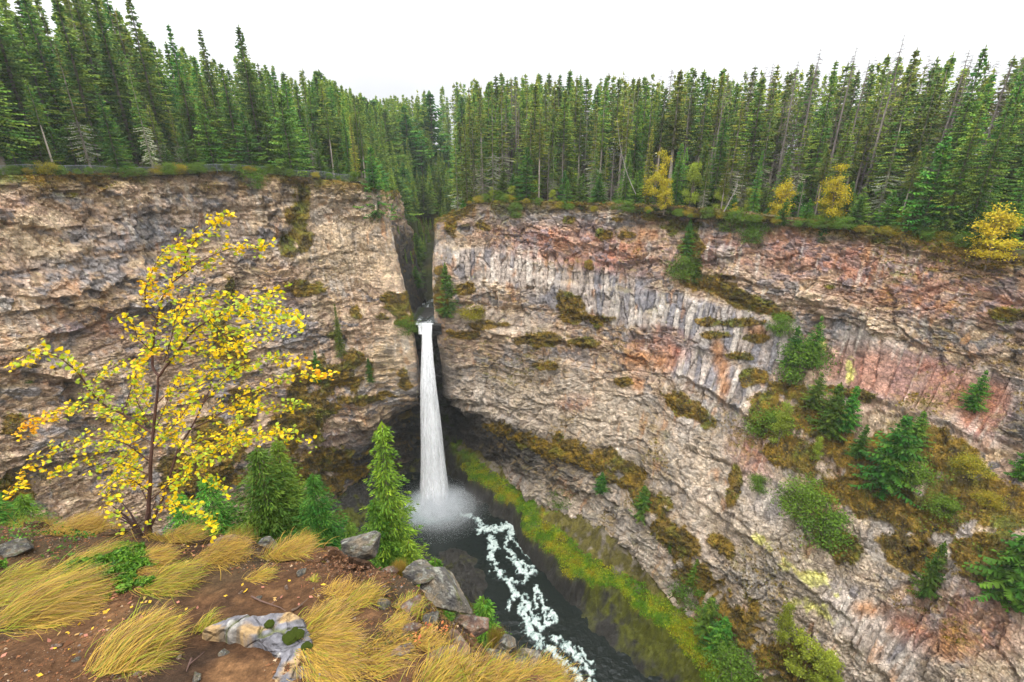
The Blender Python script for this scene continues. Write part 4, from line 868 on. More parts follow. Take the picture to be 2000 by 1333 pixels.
# ---- marked trees first: (kind, foot u, foot v or None, depth y, top row, label)
def rim_point(u, back):
    """a place on the ground the given metres behind the rim, on the bearing of column u"""
    d = ray(u, 380); ts = np.linspace(20, 260, 1400); P = d[None, :2]*ts[:, None]/d[1]
    ok = ~inside(P[:, 0], P[:, 1], CANYON); k = np.argmax(ok & (ts > 40)); p = P[k]+d[:2]/np.linalg.norm(d[:2])*back
    return p
def marked(kind, u, back, vtop, label, wide=1., tilt=(0, 0), dz=0, **kw):
    p = rim_point(u, back); z = lz(*p)-.2+dz; u0, _, _ = proj(np.array([p[0], p[1], z])); grid_.p.append(tuple(p))
    return put(kind, p[0], p[1], z, height_for(p[0], p[1], z, vtop), label, wide=wide, tilt=tilt, **kw)
MK = [
 ('spruce1', 95, 9, -70, 'massive dark spruce rising out of view at far left', 1.35), ('spruce0', 20, 6, -60, 'leftmost huge dark spruce, top out of view', 1.35), ('spruce3', 215, 9, -30, 'broad dark spruce out of view at the top, right of the lichen-hung one', 1.3), ('spruce4', 282, 11, -25, 'open-limbed spruce reaching the top edge left of the tallest skyline spruce', 1.2), ('spruce2', 165, 12, -15, 'pointed spruce reaching the top edge behind the lichen-hung one', 1.2),
 ('mossy0', 192, 2.5, 90, 'tall spruce with pale grey lichen hanging from its low limbs, behind the left fence', 1.1), ('mossy1', 312, 2.0, 110, 'slender spruce with lichen-hung lower limbs, standing just left of the fence bend', .8),
 ('spruce0', 140, 10, 25, 'broad dark spruce behind the lichen-hung spruce at far left', 1.2), ('spruce2', 340, 14, -8, 'tallest dark spruce breaking the skyline on the left rim, next to the open sky', 1.1),
 ('spruce1', 522, 8, 48, 'tall dense spire-shaped spruce standing alone above the middle of the left forest', 1.15), ('spruce3', 455, 16, 55, 'dark spruce on the skyline left of the lone spire-shaped spruce', .9), ('spruce4', 400, 14, 45, 'dark open-limbed spruce on the skyline right of the tallest left one', .9),
 ('fir0', 430, 3, 195, 'young green fir at the left rim below the skyline spruces', 1.2), ('fir1', 575, 3, 175, 'bright green full fir near the rim below the spire-shaped spruce', 1.2), ('fir2', 500, 3, 215, 'low bright fir on the left rim between two taller ones', 1.2),
 ('yellowish0', 700, 3, 225, 'yellow-tinged tree at the right end of the left rim', .8), ('fir3', 735, 1.0, 285, 'small light green fir at the corner of the left cliff top', 1.),
 ('mossy2', 620, 5, 200, 'grey-green spruce with lichened limbs right of the bright full fir', .8), ('fir1', 385, 3, 235, 'short rounded fir beside the slender lichen-hung spruce', 1.),
 ('yellowish1', 1262, 4, 245, 'tall pale yellow-green tree on the right rim beside the golden birch', .8), ('gold0', 1282, 2.5, 290, 'golden birch on the right rim under the dark forest', .85), ('gold1', 1530, 2.0, 335, 'small golden birch on the right rim, middle one of the gold trees', 1.), ('gold2', 1632, 2.5, 320, 'bright yellow birch on the right rim, right of the middle gold one', 1.),
 ('lime0', 1348, 3, 300, 'pale lime-green birch right of the golden birch', .9), ('pole0', 1035, 4, 215, 'slender light green spruce at the rim left of centre of the right forest', 1.1), ('fir2', 1028, 2.0, 285, 'small drooping fir with bare foot on the right cliff top near the notch', 1.),
 ('fir0', 1820, 2.0, 262, 'bright green fir with open limbs in front of the leaning trunks at right', 1.3), ('mossy0', 1725, 5, 175, 'broad yellow-green spruce with tiered limbs right of the yellow birch', 1.1), ('mossy1', 1480, 8, 190, 'light green spruce standing out from the brown dead trees', 1.1),
 ('spruce2', 1915, 3, 185, 'tall bright spruce near the right edge, its foot behind the rim', 1.0), ('spruce3', 1990, 5, 215, 'green spruce cut by the right edge of the view', 1.1), ('fir3', 1690, 1.5, 365, 'small dark fir right on the broken rim below the yellow birch', 1.1), ('fir1', 1800, .8, 395, 'small bushy fir at the lip under the open-limbed bright fir', 1.3),
 ('spruce4', 1990, 14, 70, 'dark heavy-limbed spruce highest on the right edge', 1.25), ('dead0', 1690, 12, 68, 'tallest bare dead spruce on the right skyline', 1.2), ('dead1', 1545, 14, 95, 'bare dead spire on the skyline left of the tallest dead one', 1.2), ('dead2', 1612, 12, 92, 'dead grey spruce between two taller skyline trees', 1.1), ('spruce0', 1720, 10, 92, 'green spruce rising just right of the tallest dead one', 1.),
 ('spruce1', 1838, 12, 88, 'green pointed spruce on the right skyline', .9), ('spruce3', 1922, 10, 82, 'slim leaning spruce spire near the right end of the skyline', .7), ('dead3', 1810, 12, 98, 'ragged half-dead spruce left of the pointed skyline spruce', 1.2),
 ('pole1', 1215, 7, 165, 'light green spruce with a long clean stem left of the yellow-green tree', 1.), ('spruce0', 912, 4, 225, 'yellow-green spruce close to the notch on the right rim', .9), ('lime1', 960, .8, 365, 'low yellow-green shrub tree at the notch end of the right rim', 1.2), ('gold0', 1440, .8, 395, 'small orange-yellow shrub on the right rim between green firs', 1.1), ('gold2', 1300, .6, 350, 'small orange birch shrub at the foot of the golden birch', .9)]
for k, u, b, vt, lb, wd in MK: marked(k, u, b, vt, lb, wide=wd)
p = rim_point(1975, -1.0)
put('gold1', p[0], p[1], -17.5, 12, 'large yellow birch at the right edge where the rim drops', wide=1.3)
# ---- rank and file. front rows carry their own labels, deep rows share one
front = []; deep = []
tries = 0
while tries < 9000 and len(front)+len(deep) < 640:
    tries += 1
    ln = rr.random() < .42
    u = rr.uniform(-160, 770) if ln else rr.uniform(840, 2180)
    back = rr.uniform(10, 62) if rr.random() < .6 else rr.uniform(1.8, 13)
    p = rim_point(u, back); x, y = p
    if y < 20 or in_canyon(x, y): continue
    if not grid_.ok(x, y, (3.6 if ln else 2.7)+back*.02): continue
    z = lz(x, y)-.3
    if z < (-9 if x < -24 else -22): continue
    dv = np.interp(u, SKY_U, SKY_V)
    gully = abs(u-800) < 90
    if back < 11: frac = rr.choice([.30, .5, .75, .92], p=[.30, .36, .24, .10])
    else: frac = rr.uniform(.72, 1.0) if back < 24 else rr.uniform(.86, 1.0)
    _, v0, _ = proj(np.array([x, y, z])); vt = v0+(dv-v0)*frac+rr.uniform(4, 22)
    H = height_for(x, y, z, vt)
    if H < 3: H = 3
    if H > 46: H = 46
    if x > -20:
        pd = np.interp(u, [850, 1100, 1400, 2000], [.10, .22, .42, .36]) if back > 7 else .08
        q = rr.random()
        if q < pd: kd = 'dead%d' % rr.integers(0, 4)
        elif H < 12: kd = 'fir%d' % rr.integers(0, 4)
        else: kd = ('pole%d' % rr.integers(0, 4)) if rr.random() < (.5 if back > 11 else .2) else (('spruce%d' % rr.integers(0, 5)) if rr.random() < .7 else 'mossy%d' % rr.integers(0, 3))
    else:
        if H < 12: kd = 'fir%d' % rr.integers(0, 4)
        else: kd = ('spruce%d' % rr.integers(0, 5)) if rr.random() < .68 else (('pole%d' % rr.integers(0, 4)) if rr.random() < .5 else 'mossy%d' % rr.integers(0, 3))
    wd = np.clip(rr.normal(1.0, .15), .75, 1.4)*(1.3 if x < -20 else 1.15) if H > 12 else 1.1
    (front if back < 11 else deep).append((kd, x, y, z, H, wd, u, back))
for _ in range(700):                                          # the near end of the right bank, closing the view over the notch
    x = rr.uniform(-20, 22); y = rr.uniform(131, 205)
    if in_canyon(x, y) or not grid_.ok(x, y, 3.4): continue
    z = lz(x, y)-.3; u, v, _ = proj(np.array([x, y, z]))
    if z < -30 or not 800 < u < 1180: continue
    H = height_for(x, y, z, np.interp(u, SKY_U, SKY_V)+rr.uniform(3, 45))
    deep.append(('spruce%d' % rr.integers(0, 5), x, y, z, min(H, 44), 1.3, u, 30))
    if len([t for t in deep if t[5] == 1.3]) > 70: break
# gully: trees on both flanks and the head of the ravine
gl = []
for _ in range(4000):
    x = rr.uniform(-62, 34); y = rr.uniform(136, 232)
    d, _, al = polydist(np.array([x]), np.array([y]), GULLY); d = float(d[0])
    if in_canyon(x, y) or d < np.interp(al[0], [0, 30, 60, 90], [3.6, 4.5, 3, 0]): continue
    if not grid_.ok(x, y, 2.6): continue
    z = lz(x, y)-.3; u, v, _ = proj(np.array([x, y, z]))
    if not 640 < u < 900: continue
    dv = np.interp(u, SKY_U, SKY_V); H = rr.uniform(9, 20) if z > -24 else rr.uniform(4, 9)
    Hm = height_for(x, y, z, dv+rr.uniform(5, 20)); H = min(H, Hm) if z < -8 else Hm*rr.uniform(.85, 1)
    kd = ('spruce%d' % rr.integers(0, 5)) if rr.random() < .8 else 'fir%d' % rr.integers(0, 4)
    gl.append((kd, x, y, z, max(H, 4), 1.5, u, 50))
    if len(gl) > 260: break
SIZE = lambda H: 'small' if H < 9 else ('middling' if H < 19 else 'tall')
def keyed(t):
    b = t[0].rstrip('0123456789'); return {'spruce': 'dark green spruce', 'pole': 'bare-stemmed spruce', 'mossy': 'lichen-hung spruce', 'fir': 'bright green fir', 'dead': 'dead bare spruce'}[b]
ORD = 'first second third fourth fifth sixth seventh eighth ninth tenth eleventh twelfth thirteenth fourteenth fifteenth sixteenth seventeenth eighteenth nineteenth twentieth'.split()
def ordn(k):
    if k >= 49: return ('fiftieth' if k == 49 else 'fifty-'+ORD[k-50] if k < 59 else 'sixtieth' if k == 59 else 'sixty-'+ORD[min(k-60, 8)])
    return ORD[k] if k < 20 else ('twenty-'+ORD[k-20] if k < 29 else ('thirtieth' if k == 29 else 'thirty-'+ORD[k-30] if k < 39 else 'fortieth' if k == 39 else 'forty-'+ORD[min(k-40, 8)]))
cnt = {}
live = sorted([t for t in front], key=lambda t: t[6]); nliv = 0
for t in live:
    kd, x, y, z, H, wd, u, back = t
    s = 'left' if x < -24 else 'right'; k = (keyed(t), s, SIZE(H)); vis = -30 < u < 2030
    if vis: n = cnt.get(k, 0); cnt[k] = n+1; lb = '%s %s at the %s rim, %s such one counting from the left' % (k[2], k[0], s, ordn(n)); g = None
    else: continue
    put(kd, x, y, z, H, lb, group='trees along the front of the %s rim' % s, wide=wd)
def shared(ts, where, grp, cap=999):
    for t in ts[:cap]:
        kd, x, y, z, H, wd, u, back = t
        if not -60 < u < 2080: continue
        put(kd, x, y, z, H, '%s %s' % (keyed(t), where), group='%s, %s' % (grp, keyed(t)), wide=wd)
deep.sort(key=lambda t: t[7])
mid = [t for t in deep if t[7] < 34]; rest = [t for t in deep if t[7] >= 34]
# only the trees that show largest stay single things; the others join the far forest
isp = lambda t: t[0].rstrip('0123456789') in ('spruce', 'pole', 'mossy')
have = sum(1 for q in TREES if q['kind'] in ('spruce', 'pole', 'mossy', 'yellowish')); room = 292-have
def shown(t):
    _, _, w_ = proj(np.array(t[1:4])); return t[4]/float(w_)*(1.0 if t[7] < 30 else .8)
pool_ = sorted([t for t in mid+gl if isp(t) and -60 < t[6] < 2080], key=lambda t: -shown(t)); keep_ = set(id(t) for t in pool_[:max(room, 0)])
rest += [t for t in mid+gl if isp(t) and id(t) not in keep_]; mid = [t for t in mid if not isp(t) or id(t) in keep_]; gl = [t for t in gl if not isp(t) or id(t) in keep_]
shared([t for t in mid if t[1] < -24 and t[6] < 380], 'deep in the forest behind the left end of the fence', 'trees deep behind the left rim')
shared([t for t in mid if t[1] < -24 and t[6] >= 380], 'deep in the forest behind the right end of the fence', 'trees deep behind the notch end of the left rim')
shared([t for t in mid if t[1] >= -24 and t[6] < 1250], 'deep in the right forest between the notch and the golden birch', 'trees deep behind the notch end of the right rim')
shared([t for t in mid if t[1] >= -24 and t[6] >= 1250], 'deep in the right forest beyond the golden birch', 'trees deep behind the right rim')
shared(gl, 'crowding the ravine above the notch', 'trees in the ravine')
# the far forest, one mass
def far_forest():
    V = []; C = []; n0 = 0
    src = {}
    def arr(me):
        if me.name in src: return src[me.name]
        v = np.empty(len(me.vertices)*3, np.float32); me.vertices.foreach_get('co', v); c = np.empty(len(me.vertices)*4, np.float32); me.color_attributes['Col'].data.foreach_get('color', c)
        src[me.name] = (v.reshape(-1, 4, 3), c.reshape(-1, 4, 4)[..., :3]); return src[me.name]
    spots = [(t[1], t[2], t[3], t[4], t[0]) for t in rest]
    for _ in range(2200):
        u = rr.uniform(-250, 2250); back = rr.uniform(45, 170)
        if rr.random() < .35: u = rr.uniform(700, 930)
        p = rim_point(u, back); x, y = p
        if not grid_.ok(x, y, 3.2): continue
        z = lz(x, y); H = height_for(x, y, z, np.interp(u, SKY_U, SKY_V)+rr.uniform(8, 40))
        spots.append((x, y, z, min(max(H, 8), 42 if not 780 < u < 930 else 60), rr.choice(['spruce0', 'spruce1', 'pole0', 'pole2', 'spruce3', 'dead1' if x > 0 else 'spruce4'])))
        if len(spots) > 560: break
    for x, y, z, H, kd in spots:
        v, c = arr(PROTO[kd][1]); s = H/PROTO[kd][3]; pick = rr.random(len(v)) < .62; v = v[pick]; c = c[pick]; a = rr.uniform(0, 6.28); ca, sa = math.cos(a), math.sin(a)
        ctr = v.mean(1, keepdims=True); v = ctr+(v-ctr)*1.35
        q = np.stack([v[..., 0]*ca-v[..., 1]*sa, v[..., 0]*sa+v[..., 1]*ca, v[..., 2]], -1)*s+np.array([x, y, z]); V.append(q.reshape(-1, 3)); C.append((c*rr.uniform(.8, 1.2)).reshape(-1, 3))
    V = np.concatenate(V); C = np.concatenate(C)
    tag(link('forest', make_mesh('forest', V, np.arange(len(V)).reshape(-1, 4), M_NEEDLE, C)), 'far conifer forest closing the view behind the rim trees', 'forest', kind='stuff')
far_forest()
# ---- trees and bushes rooted on the rock faces
def onwall(W, kind, u, v, hpx, label, wide=1., sink=.2, cat=None):
    i, j = hit(W, u, v); P = W.V[i, j]; _, _, wz = proj(P); n = W.N[i, j]
    H = hpx*wz/F/CP*1.02; return put(kind, *(P-n*sink), H, label, wide=wide, cat=cat)
for a in [(WR, 'fir1', 872, 622, 100, 'bright green slender fir at the notch, right beside the lip of the fall', .9), (WR, 'fir3', 884, 600, 60, 'smaller fir tucked behind the slender one by the lip', 1.1), (WL, 'spruce4', 665, 705, 110, 'thin dark spruce clinging to the middle of the left cliff', .75), (WL, 'fir0', 617, 742, 62, 'small dark fir left of the thin spruce on the left cliff', .9), (WL, 'fir1', 726, 742, 50, 'lone little fir low on the left cliff nearer the fall', .8),
          (WL, 'bush0', 797, 655, 34, 'round green bush on the left cliff corner beside the lip', 1.), (WR, 'fir2', 1166, 966, 44, 'small round fir low on the right cliff above the mossy bench, left of two', 1.4), (WR, 'fir1', 1248, 1016, 72, 'bushy dark green fir low on the right cliff, right of the small round one', 1.3), (WR, 'fir0', 1352, 1142, 56, 'small bright fir above the lower bench', 1.1), (WR, 'bush1', 1426, 456, 40, 'brightest round green bush under the right rim, left of a pair', 1.), (WR, 'bush2', 1466, 474, 40, 'bright round green bush under the right rim, right of a pair', .9),
          (WR, 'bush0', 1325, 545, 40, 'light green bush at the top of the mossy ramp', 1.1), (WR, 'fir0', 1352, 555, 60, 'green fir bush beside the light bush on the mossy ramp', 1.2), (WR, 'fir2', 1338, 505, 70, 'drooping dark green fir in the gully above the mossy ramp', .9), (WR, 'fir3', 1580, 720, 100, 'green fir against the left side of the red columns', .8), (WR, 'bush1', 1555, 740, 70, 'leafy green bush spilling below the fir by the red columns', 1.), (WR, 'bush2', 1520, 650, 36, 'small leafy bush over the dark columns', 1.1),
          (WR, 'lime1', 1520, 880, 90, 'feathery light green tree on the mossy slope, left of the firs', 1.0), (WR, 'fir1', 1620, 850, 105, 'wide dark green fir high on the mossy slope', 1.5), (WR, 'fir2', 1722, 965, 165, 'largest dark green fir standing on the mossy slope', 1.3), (WR, 'fir0', 1650, 850, 90, 'second green fir growing close against the wide one', 1.3), (WR, 'fir3', 1895, 800, 80, 'small dark fir in front of the right-hand red columns', 1.1), (WR, 'ochre0', 1890, 935, 32, 'yellow-brown shrub high on the mossy slope at right', 1.2),
          (WR, 'fir3', 1590, 800, 70, 'dark fir at the top of the mossy slope under the column foot', 1.3), (WR, 'fir0', 1675, 905, 70, 'small fir between the wide one and the largest one', 1.2), (WR, 'bush1', 1490, 850, 50, 'leafy bush on the upper left corner of the mossy slope', 1.2), (WR, 'bush0', 1770, 945, 50, 'low green bush right of the largest fir', 1.4), (WR, 'fir2', 1780, 890, 80, 'second dark fir right of the largest one, higher on the slope', 1.3), (WR, 'fir1', 1545, 720, 80, 'hanging fir left of the tall fir by the red columns', 1.2), (WR, 'bush2', 1840, 1010, 40, 'small green bush amid amber moss at right', 1.3), (WR, 'ochre0', 1930, 1000, 22, 'ochre shrub on the mossy slope near the right edge', 1.4), (WR, 'fir1', 1800, 1165, 130, 'thin dark fir leaning on the lower mossy slope at right', .8), (WR, 'fir2', 1965, 1175, 170, 'big green fir low on the right edge', 1.5), (WR, 'bush0', 1560, 1005, 60, 'glossy green bush at the lower rim of the mossy slope, upper of two', 1.2), (WR, 'bush2', 1612, 1055, 60, 'glossy green bush at the lower rim of the mossy slope, lower of two', 1.2), (WR, 'fir0', 1995, 940, 100, 'dark fir cut by the right edge under the red columns', 1.3),
          (WR, 'lime0', 1560, 1333, 120, 'yellow-green leafy shrub low in the bottom right corner of the canyon', 1.4), (WR, 'lime1', 1530, 1260, 110, 'tall thin green shrub on the pale lichen-spotted rock', .8), (WR, 'lime0', 1620, 1345, 100, 'yellow-green shrub just right of the leafy one at the bottom', 1.3), (WR, 'fir3', 1605, 475, 50, 'small yellowish fir just under the right rim', .9), (WL, 'bush1', 508, 372, 36, 'green bush hanging over the left cliff edge', 1.), (WL, 'bush2', 57, 750, 10, 'tiny dark bush on the big overhang at left', 1.),
          (WL, 'ochre1', 143, 386, 10, 'tiny yellow bush just under the left cliff edge', 1.2), (WR, 'bush1', 1008, 428, 26, 'round light green bush just under the right rim near the notch', 1.), (WR, 'ochre1', 925, 620, 26, 'olive cushion shrub on the ledge right of the lip', 1.5), (WR, 'fir2', 1302, 1085, 24, 'tiny fir over the mossy bench', 1.), (WR, 'bush0', 1480, 960, 30, 'olive bush on the pink edge', 1.), (WR, 'lime1', 1585, 905, 60, 'thin pale-stemmed sapling on the mossy slope', .8)]:
    onwall(*a)
def onfloor(kind, u, v, hpx, label, wide=1.):
    P = at_z(u, v, -93.5); i = int((P[0]-FX[0, 0])/(FX[1, 0]-FX[0, 0])); j = int((P[1]-FY[0, 0])/(FY[0, 1]-FY[0, 0])); i = min(max(i, 0), FX.shape[0]-1); j = min(max(j, 0), FX.shape[1]-1)
    z = FZ[i, j]; _, _, wz = proj(np.array([P[0], P[1], z])); put(kind, P[0], P[1], z-.2, hpx*wz/F/CP, label, wide=wide)
for a in [('bush0', 1098, 1010, 36, 'vivid green bush on the mossy bench opposite the rapids', 1.3), ('fir0', 1300, 1155, 34, 'little dark green fir on the end of the golden bench', 1.4), ('fir1', 1372, 1255, 90, 'tall dense green fir at the foot of the bench', 1.5), ('fir2', 1400, 1290, 90, 'full green fir below the tall dense one', 1.5), ('bush1', 1420, 1325, 50, 'bright yellow-green bush at the lowest visible end of the bench', 1.6), ('bush2', 1350, 1200, 50, 'green bush between the bench and the dense firs', 1.3)]:
    onfloor(*a)
# ---- trees on the bank right below the viewpoint
def onbank(kind, u, vtop, y, label, wide=1., vfoot=1130):
    x = ray(u, vfoot)[0]/ray(u, vfoot)[1]*y; z = bank_z(x, y)-.3; H = height_for(x, y, z, vtop); put(kind, x, y, z, H, label, wide=wide)
PROTO['near0'] = conifer(300, 9, 1.35, .04, 1.3, (.05, .125, .012), (.14, .23, .016), levels=95, ragged=.55, droop=.10, fine=.36)
PROTO['near1'] = conifer(301, 9, 1.9, .03, 1.4, (.035, .11, .012), (.12, .21, .02), levels=95, ragged=.35, droop=.16, fine=.38)
NAMES['near'] = 'fir_tree'
for a in [('near0', 768, 832, 19, 'yellow-green fir standing alone in front of the dark pool', 1.0), ('near1', 742, 985, 18, 'low green fir at the foot of the lone yellow-green fir', 1.1), ('near1', 590, 868, 17, 'blue-green fir on the bank, tallest of the group right of the yellow tree', 1.0), ('near1', 540, 885, 16, 'broad green fir on the bank behind the yellow leaves', 1.5), ('near1', 635, 935, 15, 'green fir with spreading top above the rim grass', 1.2), ('near1', 470, 930, 16, 'dark fir on the bank half hidden by the yellow tree', 1.3),
          ('near1', 610, 900, 19, 'slim green fir just behind the blue-green one', 1.0), ('near1', 25, 880, 15, 'dark green fir at the far left edge below the cliff', 1.3), ('near1', 100, 975, 14, 'small dark fir tip above the left grass', 1.1), ('near1', 400, 960, 15, 'dark little fir behind the yellow tree trunk', 1.2), ('near1', 690, 1025, 14, 'small light green fir tip beside the rim boulder', 1.1), ('near0', 815, 1055, 16, 'low light green fir right of the lone fir', 1.2), ('near1', 960, 1165, 15, 'deep green fir tip just past the grassy edge', .9), ('near0', 850, 1085, 14, 'feathery green fir tip between two edge boulders', 1.0)]:
    onbank(*a)
# ---- turf, heather and bushes along both rims, one thing each
kk = 0
def rimbush(u, back, kind, H, label, wide=1.):
    p = rim_point(u, back); put(kind, p[0], p[1], lz(*p)-.1+.2, H, label, wide=wide, group='bushes along the rims')
lastk = {}
for u in list(range(10, 760, 22)):
    kind = ['bush0', 'bush2', 'bush1', 'bush2', 'ochre1'][rr.integers(0, 5)]; n = lastk.get('L'+kind[:3], 0); lastk['L'+kind[:3]] = n+1
    rimbush(u+rr.uniform(-8, 8), rr.uniform(-.4, 1.6), kind, rr.uniform(.7, 2.2), '%s bush on the edge of the left cliff, %s of its colour from the left' % ('ochre' if kind[0] == 'o' else 'green', ordn(n)), 1.1)
for u in list(range(856, 1990, 12)):
    kind = ['bush0', 'bush1', 'ochre1', 'bush2', 'ochre0', 'bush2'][rr.integers(0, 6)]; n = lastk.get('R'+kind[:3], 0); lastk['R'+kind[:3]] = n+1
    rimbush(u+rr.uniform(-8, 8), rr.uniform(-1.2, 3.6), kind, rr.uniform(.6, 2.1)*(1.25 if kind[0] == 'b' else .9), '%s bush on the edge of the right cliff, %s of its colour from the left' % ('ochre' if kind[0] == 'o' else 'green', ordn(n)), 1.2)
for n, u in enumerate(np.linspace(872, 1985, 34)):
    u = u+rr.uniform(-10, 10); b = rr.uniform(.8, 4.5); p = rim_point(u, b); w_ = proj(np.array([p[0], p[1], -12.]))[2]
    k = ['fir0', 'fir1', 'fir2', 'fir3', 'lime0'][rr.integers(0, 5)]
    put(k, p[0], p[1], lz(*p)-.1, rr.uniform(3.2, 8.5), 'young bright %s along the right rim edge, %s of the row from the notch' % ('fir' if k[0] == 'f' else 'lime birch', ordn(n)), group='young trees along the right rim', wide=1.25)
for n, u in enumerate(np.linspace(15, 725, 16)):
    u = u+rr.uniform(-12, 12); p = rim_point(u, rr.uniform(2.2, 5.5)); k = 'fir%d' % rr.integers(0, 4)
    put(k, p[0], p[1], lz(*p)-.1, rr.uniform(4, 9.5), 'young bright fir just behind the left fence, %s counting from the left edge' % ordn(n), group='young firs behind the left fence', wide=1.25)
# ---- leafy ground cover on mosses of the walls and the bench: uncountable tufts
def tufts(V, Mk, N, seed, sz0, name, label, pal, mtl):
    r = np.random.default_rng(seed); idx = np.flatnonzero(Mk.ravel() > .45); idx = r.choice(idx, N); P = V.reshape(-1, 3)[idx]+r.normal(0, .16, (N, 3)); P[:, 2] += .12
    A = r.normal(0, 1, (N, 3)); A[:, 2] = np.abs(A[:, 2])*.6+.4; A /= np.linalg.norm(A, axis=1)[:, None]; B = np.cross(A, r.normal(0, 1, (N, 3))); B /= np.linalg.norm(B, axis=1)[:, None]; s = sz0*r.uniform(.5, 1.5, (N, 1))
    Q = np.stack([P-B*s*.6, P-A*s*.3, P+B*s*.6, P+A*s], 1); k = fbm(P[:, 0]/3.1, P[:, 2]/2.3+P[:, 1]/3, oct=3, seed=seed)+r.normal(0, .18, N)
    C = mixc(mixc(np.broadcast_to(np.array(pal[0]), (N, 3)), pal[1], sst(-.25, .15, k)), pal[2], sst(.15, .5, k))*r.uniform(.65, 1.3, (N, 1))
    tag(link(name, make_mesh(name, Q.reshape(-1, 3), np.arange(N*4).reshape(-1, 4), mtl, np.repeat(C, 4, 0))), label, 'ground cover', kind='stuff')
PM = [(.10, .085, .015), (.24, .155, .012), (.15, .18, .02)]
q = 1 if not QUICK else .2
tufts(WL.V, WL.moss, int(26000*q), 701, .22, 'moss', 'olive moss and low plants on the ledges of the left cliff', PM, M_LEAF)
bm_ = np.clip(sst(-1.8, -.2, BS)*sst(5.5, 2.5, BS), 0, 1)*(FY < 131)
tufts(np.stack([FX, FY, FZ], -1), bm_, int(60000*q), 703, .20, 'bench_plants', 'bright green and golden low growth along the bench above the pool', [(.11, .25, .008), (.32, .40, .012), (.36, .32, .01)], M_LEAF)
tufts(WR.V, WR.moss, int(60000*q), 702, .22, 'moss', 'amber and olive moss over the ledges of the right cliff', PM, M_LEAF)
# ------------------------------------------------------------------ the viewpoint: bare soil, stones, tussocks
EDGE = [(-14, 3.6), (-9, 3.5), (-6.5, 3.35), (-4.2, 3.15), (-3.2, 3.08), (-2.6, 3.02), (-2.0, 2.88), (-1.35, 2.74), (-.98, 2.60), (-.62, 2.38), (-.29, 2.06), (-.12, 1.86), (.05, 1.74), (.36, 1.56), (.66, 1.32), (1.1, .85), (2.2, -.2), (3.2, -2.5)]
def led_z(X, Y, fine=True):
    d, sg, al = polydist(X, Y, EDGE); sd = -d*sg              # positive = on the ledge
    sd = sd+fbm(X*2.2, Y*2.2, oct=3, seed=801)*.16
    Z = -2.02-.19*Y+.02*X+fbm(X*.8, Y*.8, oct=3, seed=802)*.12
    Z += fbm(X*3.1, Y*3.1, oct=4, seed=803)*.045
    o = np.clip(-sd, 0, None); Z -= .16*sst(.45, 0, sd)+o*1.6+o*o*1.6
    if fine:
        r, vx, vy, f1, f2 = voro(X*5.5, Y*5.5, 804); k = sst(.5, -.1, sd); Z += k*((r[0]-.5)*.12)
        Z += fbm(X*14, Y*14, oct=4, seed=805)*.010+np.abs(fbm(X*45, Y*45, oct=2, seed=806))*.005
    return Z, sd
def lhit(u, v):
    """where the sight line through (u, v) meets the ledge"""
    d = ray(u, v); t = np.linspace(.6, 7, 1300); P = d[None]*t[:, None]; Z, _ = led_z(P[:, 0], P[:, 1], False)
    k = np.flatnonzero(P[:, 2] < Z); i = k[0] if len(k) else len(t)-1; return P[i]
def build_ledge():
    st = .016 if not QUICK else .04
    xs = np.concatenate([np.arange(-13, -5.2, .08), np.arange(-5.2, 1.6, st), np.arange(1.6, 4.2, .1)]); ys = np.concatenate([np.arange(-5, .5, .12), np.arange(.5, 4.9, st), np.arange(4.9, 6.6, .06)])
    X, Y = np.meshgrid(xs, ys, indexing='ij'); Z, sd = led_z(X, Y)
    C = np.broadcast_to(np.array((.075, .038, .018)), X.shape+(3,)).copy()
    C = mixc(C, (.034, .020, .012), sst(-.1, .35, fbm(X*2.5, Y*2.5, oct=4, seed=810)))
    C = mixc(C, (.15, .078, .034), sst(.05, .45, fbm(X*5, Y*5, oct=4, seed=811))*.7)
    r, vx, vy, f1, f2 = voro(X*38, Y*38, 812)
    C *= (.75+.5*r[2][..., None])
    C = mixc(C, (.20, .13, .10), sst(.12, -.25, sd)*.55*sst(-.1, .3, fbm(X*3, Y*3, seed=813)))
    d2 = sst(.1, .4, fbm(X*1.7, Y*1.7, oct=4, seed=814)+sst(-1.2, -2.4, X)*.35); C = mixc(C, (.045, .035, .02), d2*.6)
    me = make_mesh('soil', np.stack([X, Y, Z], -1), grid_faces(*X.shape), mat('soil', rough=.95, noise=[(22, .3), (90, .3)], bump=[(60, .012, 5)], spec=.12), C)
    tag(link('soil', me), 'bare reddish brown soil of the viewpoint at the canyon edge', 'ground', kind='structure')
build_ledge()
M_STONE = mat('lichened_stone', rough=.9, noise=[(9, .25), (40, .3)], bump=[(24, .02, 6)], spec=.2)
joints(M_STONE, 7, .012, .14)
